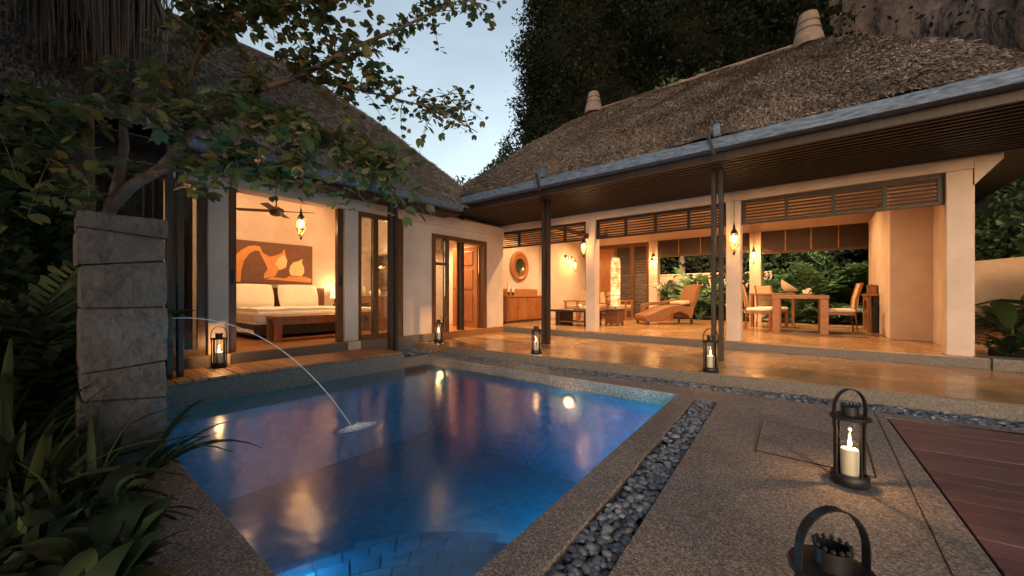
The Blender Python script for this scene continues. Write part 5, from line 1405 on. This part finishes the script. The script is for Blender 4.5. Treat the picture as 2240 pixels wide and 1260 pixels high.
# ------------------------------------------------------------------ orchid tree with two-lobed leaves
bt = thing('orchid_tree', 'spreading tree with two-lobed green and yellowing leaves over the bedroom', 'tree', (-4.22, .30, 0), world=True)
def bpath(pts): return [spot_at(*p) for p in pts]
main = [bpath([(238, 900, 2.95), (238, 470, 2.95), (258, 400, 2.9), (272, 320, 2.85), (268, 250, 2.8), (300, 190, 2.7), (350, 130, 2.6)]),
        bpath([(240, 455, 2.95), (290, 405, 2.9), (350, 370, 2.8), (410, 300, 2.7), (450, 255, 2.65), (540, 205, 2.6), (650, 170, 2.6), (760, 110, 2.6), (880, 60, 2.6), (980, 10, 2.6)]),
        bpath([(300, 385, 2.88), (380, 372, 2.7), (470, 365, 2.6), (560, 378, 2.5), (650, 400, 2.5)]),
        bpath([(410, 300, 2.7), (405, 200, 2.6), (440, 100, 2.5), (520, 20, 2.45), (560, -80, 2.4)]),
        bpath([(540, 205, 2.6), (600, 260, 2.55), (700, 290, 2.55), (790, 350, 2.6), (860, 410, 2.65)]),
        bpath([(258, 400, 2.9), (200, 340, 2.6), (110, 280, 2.4), (20, 190, 2.2)]),
        bpath([(238, 440, 2.95), (160, 380, 2.6), (60, 310, 2.4), (-40, 250, 2.2)]),
        bpath([(650, 170, 2.6), (760, 190, 2.7), (860, 215, 2.75), (960, 240, 2.8), (1045, 290, 2.85)]),
        bpath([(520, 20, 2.45), (640, 10, 2.5), (760, -20, 2.5), (900, -30, 2.5), (1060, 10, 2.55)])]
for k, pth in enumerate(main):
    n_ = len(pth); r0 = (.05, .042, .018, .018, .014, .013, .013, .011, .012)[k]; r1 = (.006, .006, .005, .006, .004, .004, .004, .003, .003)[k]
    part('trunk' if k == 0 else 'branch', MB().tube(pth, [r0 + (r1 - r0) * i / (n_ - 1) for i in range(n_)], 8), 'bark', bt, smooth=True)
def lobed_leaf(seed):
    pr = [(0, 0), (.30, .10), (.46, .38), (.44, .72), (.28, 1.0), (.12, .93), (0, .70)]
    v = [(0, 0, 0)]; f = []
    pts = [(x, y, .10 * x * 2 + .05 * math.sin(y * 3)) for x, y in pr[1:]]
    L = [(y, x, z) for x, y, z in pts]; Rr = [(y, -x, z) for x, y, z in pts[:-1]]
    mid = L[-1]
    vv = [(0, 0, 0)] + L + Rr
    nL = len(L)
    f = [tuple([0] + list(range(1, nL + 1)))[::-1], tuple([0, nL] + list(range(nL + len(Rr), nL, -1)))[::-1]]
    mb = MB(); mb.v = vv; mb.f = f
    return mb
LM = lobed_leaf(0)
leaf_me = tomesh('leaf', LM, 'leaf_tree')
allpts = []
for k, pth in enumerate(main):
    for i in range(len(pth) - 1):
        for t in np.linspace(0, 1, 5)[:-1]: allpts.append(np.array(pth[i]) * (1 - t) + np.array(pth[i + 1]) * t)
allpts = np.array(allpts)
# twig tips: (x0,x1,y0,y1,count,leaf size,depth0,depth1,sag)
regions = [(370, 640, -60, 110, 22, .085, 2.3, 2.8, .02), (560, 800, -20, 140, 17, .078, 2.4, 2.8, .02), (640, 900, 110, 200, 11, .072, 2.5, 2.9, .03), (700, 960, 190, 300, 9, .068, 2.6, 3.0, .05),
           (850, 1050, 10, 110, 5, .062, 2.6, 3.0, .03), (930, 1060, 200, 310, 5, .058, 2.7, 3.0, .05), (1010, 1110, 10, 60, 2, .06, 2.6, 2.8, .03),
           (420, 620, 180, 330, 16, .10, 2.1, 2.7, .05), (560, 780, 250, 430, 22, .095, 2.2, 2.8, .08), (740, 950, 320, 470, 17, .088, 2.4, 2.9, .08), (370, 560, 330, 440, 6, .10, 2.2, 2.7, .05),
           (20, 180, 190, 280, 7, .11, 2.1, 2.6, .03), (20, 190, 300, 400, 6, .11, 2.1, 2.6, .03), (180, 400, 150, 280, 10, .11, 2.2, 2.7, .04), (60, 220, 420, 470, 4, .11, 2.4, 2.8, .03)]
rr = np.random.RandomState(33)
LV = []
tw = MB()
for (xa, xb_, ya, yb_, cnt, size, d0, d1, sag) in regions:
    for c in range(int(cnt * (2.7 if yb_ < 210 and xb_ < 950 else 2.1))):
        tip = np.array(spot_at(rr.uniform(xa, xb_), rr.uniform(ya, yb_), rr.uniform(d0, d1)))
        dist = np.linalg.norm(allpts - tip, axis=1)
        st = allpts[rr.choice(np.argsort(dist)[:6])]
        v = tip - st
        L_ = np.linalg.norm(v)
        if L_ > 1.1: st = tip - v / L_ * 1.1
        mid = (st + tip) / 2 + np.array((0, 0, sag + .05)) + rr.normal(size=3) * .04
        pts = [(1 - t) ** 2 * st + 2 * t * (1 - t) * mid + t * t * tip for t in np.linspace(0, 1, 9)]
        tw.tube([tuple(p) for p in pts], [.0045 - .0032 * k / 8 for k in range(9)], 4)
        step = size * .46
        m_ = int(min(max(np.linalg.norm(tip - st), .35), .75) / step) + 2
        for q in range(m_):
            t = 1 - q * step / max(np.linalg.norm(tip - st), .3)
            if t < .05: break
            p = (1 - t) ** 2 * st + 2 * t * (1 - t) * mid + t * t * tip
            p = p + rr.normal(size=3) * .02
            LV.append((p, rr.uniform(-math.pi, math.pi), rr.uniform(-.2, 1.1), rr.uniform(-.7, .7), size * rr.uniform(.5, .92)))
part('twigs', tw, 'bark', bt, kind='stuff')
LV.sort(key=lambda l: np.linalg.norm(l[0] - np.array((0, 0, 1))) / l[4])
for (p, az, pitch, roll, s) in LV[:300]:
    place('leaf', leaf_me, bt, tuple(p), (roll, pitch, az), (s,) * 3)
mb = MB()
lv_ = np.array(LM.v)
for (p, az, pitch, roll, s) in LV[300:]:
    M = Matrix.Rotation(az, 3, 'Z') @ Matrix.Rotation(pitch, 3, 'Y') @ Matrix.Rotation(roll, 3, 'X')
    mb.add((lv_ * s) @ np.array(M).T + p, LM.f)
part('foliage', mb, 'leaf_tree', bt, kind='stuff')
for (px, py, d) in ((565, 355, 2.45), (578, 345, 2.45)):
    c = np.array(spot_at(px, py, d)); mb = MB()
    for k in range(5):
        a = k * 1.257; dd = np.array((math.cos(a), .3 * math.sin(a * 2), math.sin(a))); s_d = np.cross(dd, (0, 1, 0)) * .012
        mb.add([c, c + dd * .022 + s_d, c + dd * .042, c + dd * .022 - s_d], [(0, 1, 2, 3)])
    part('flower', mb, 'petal', bt)
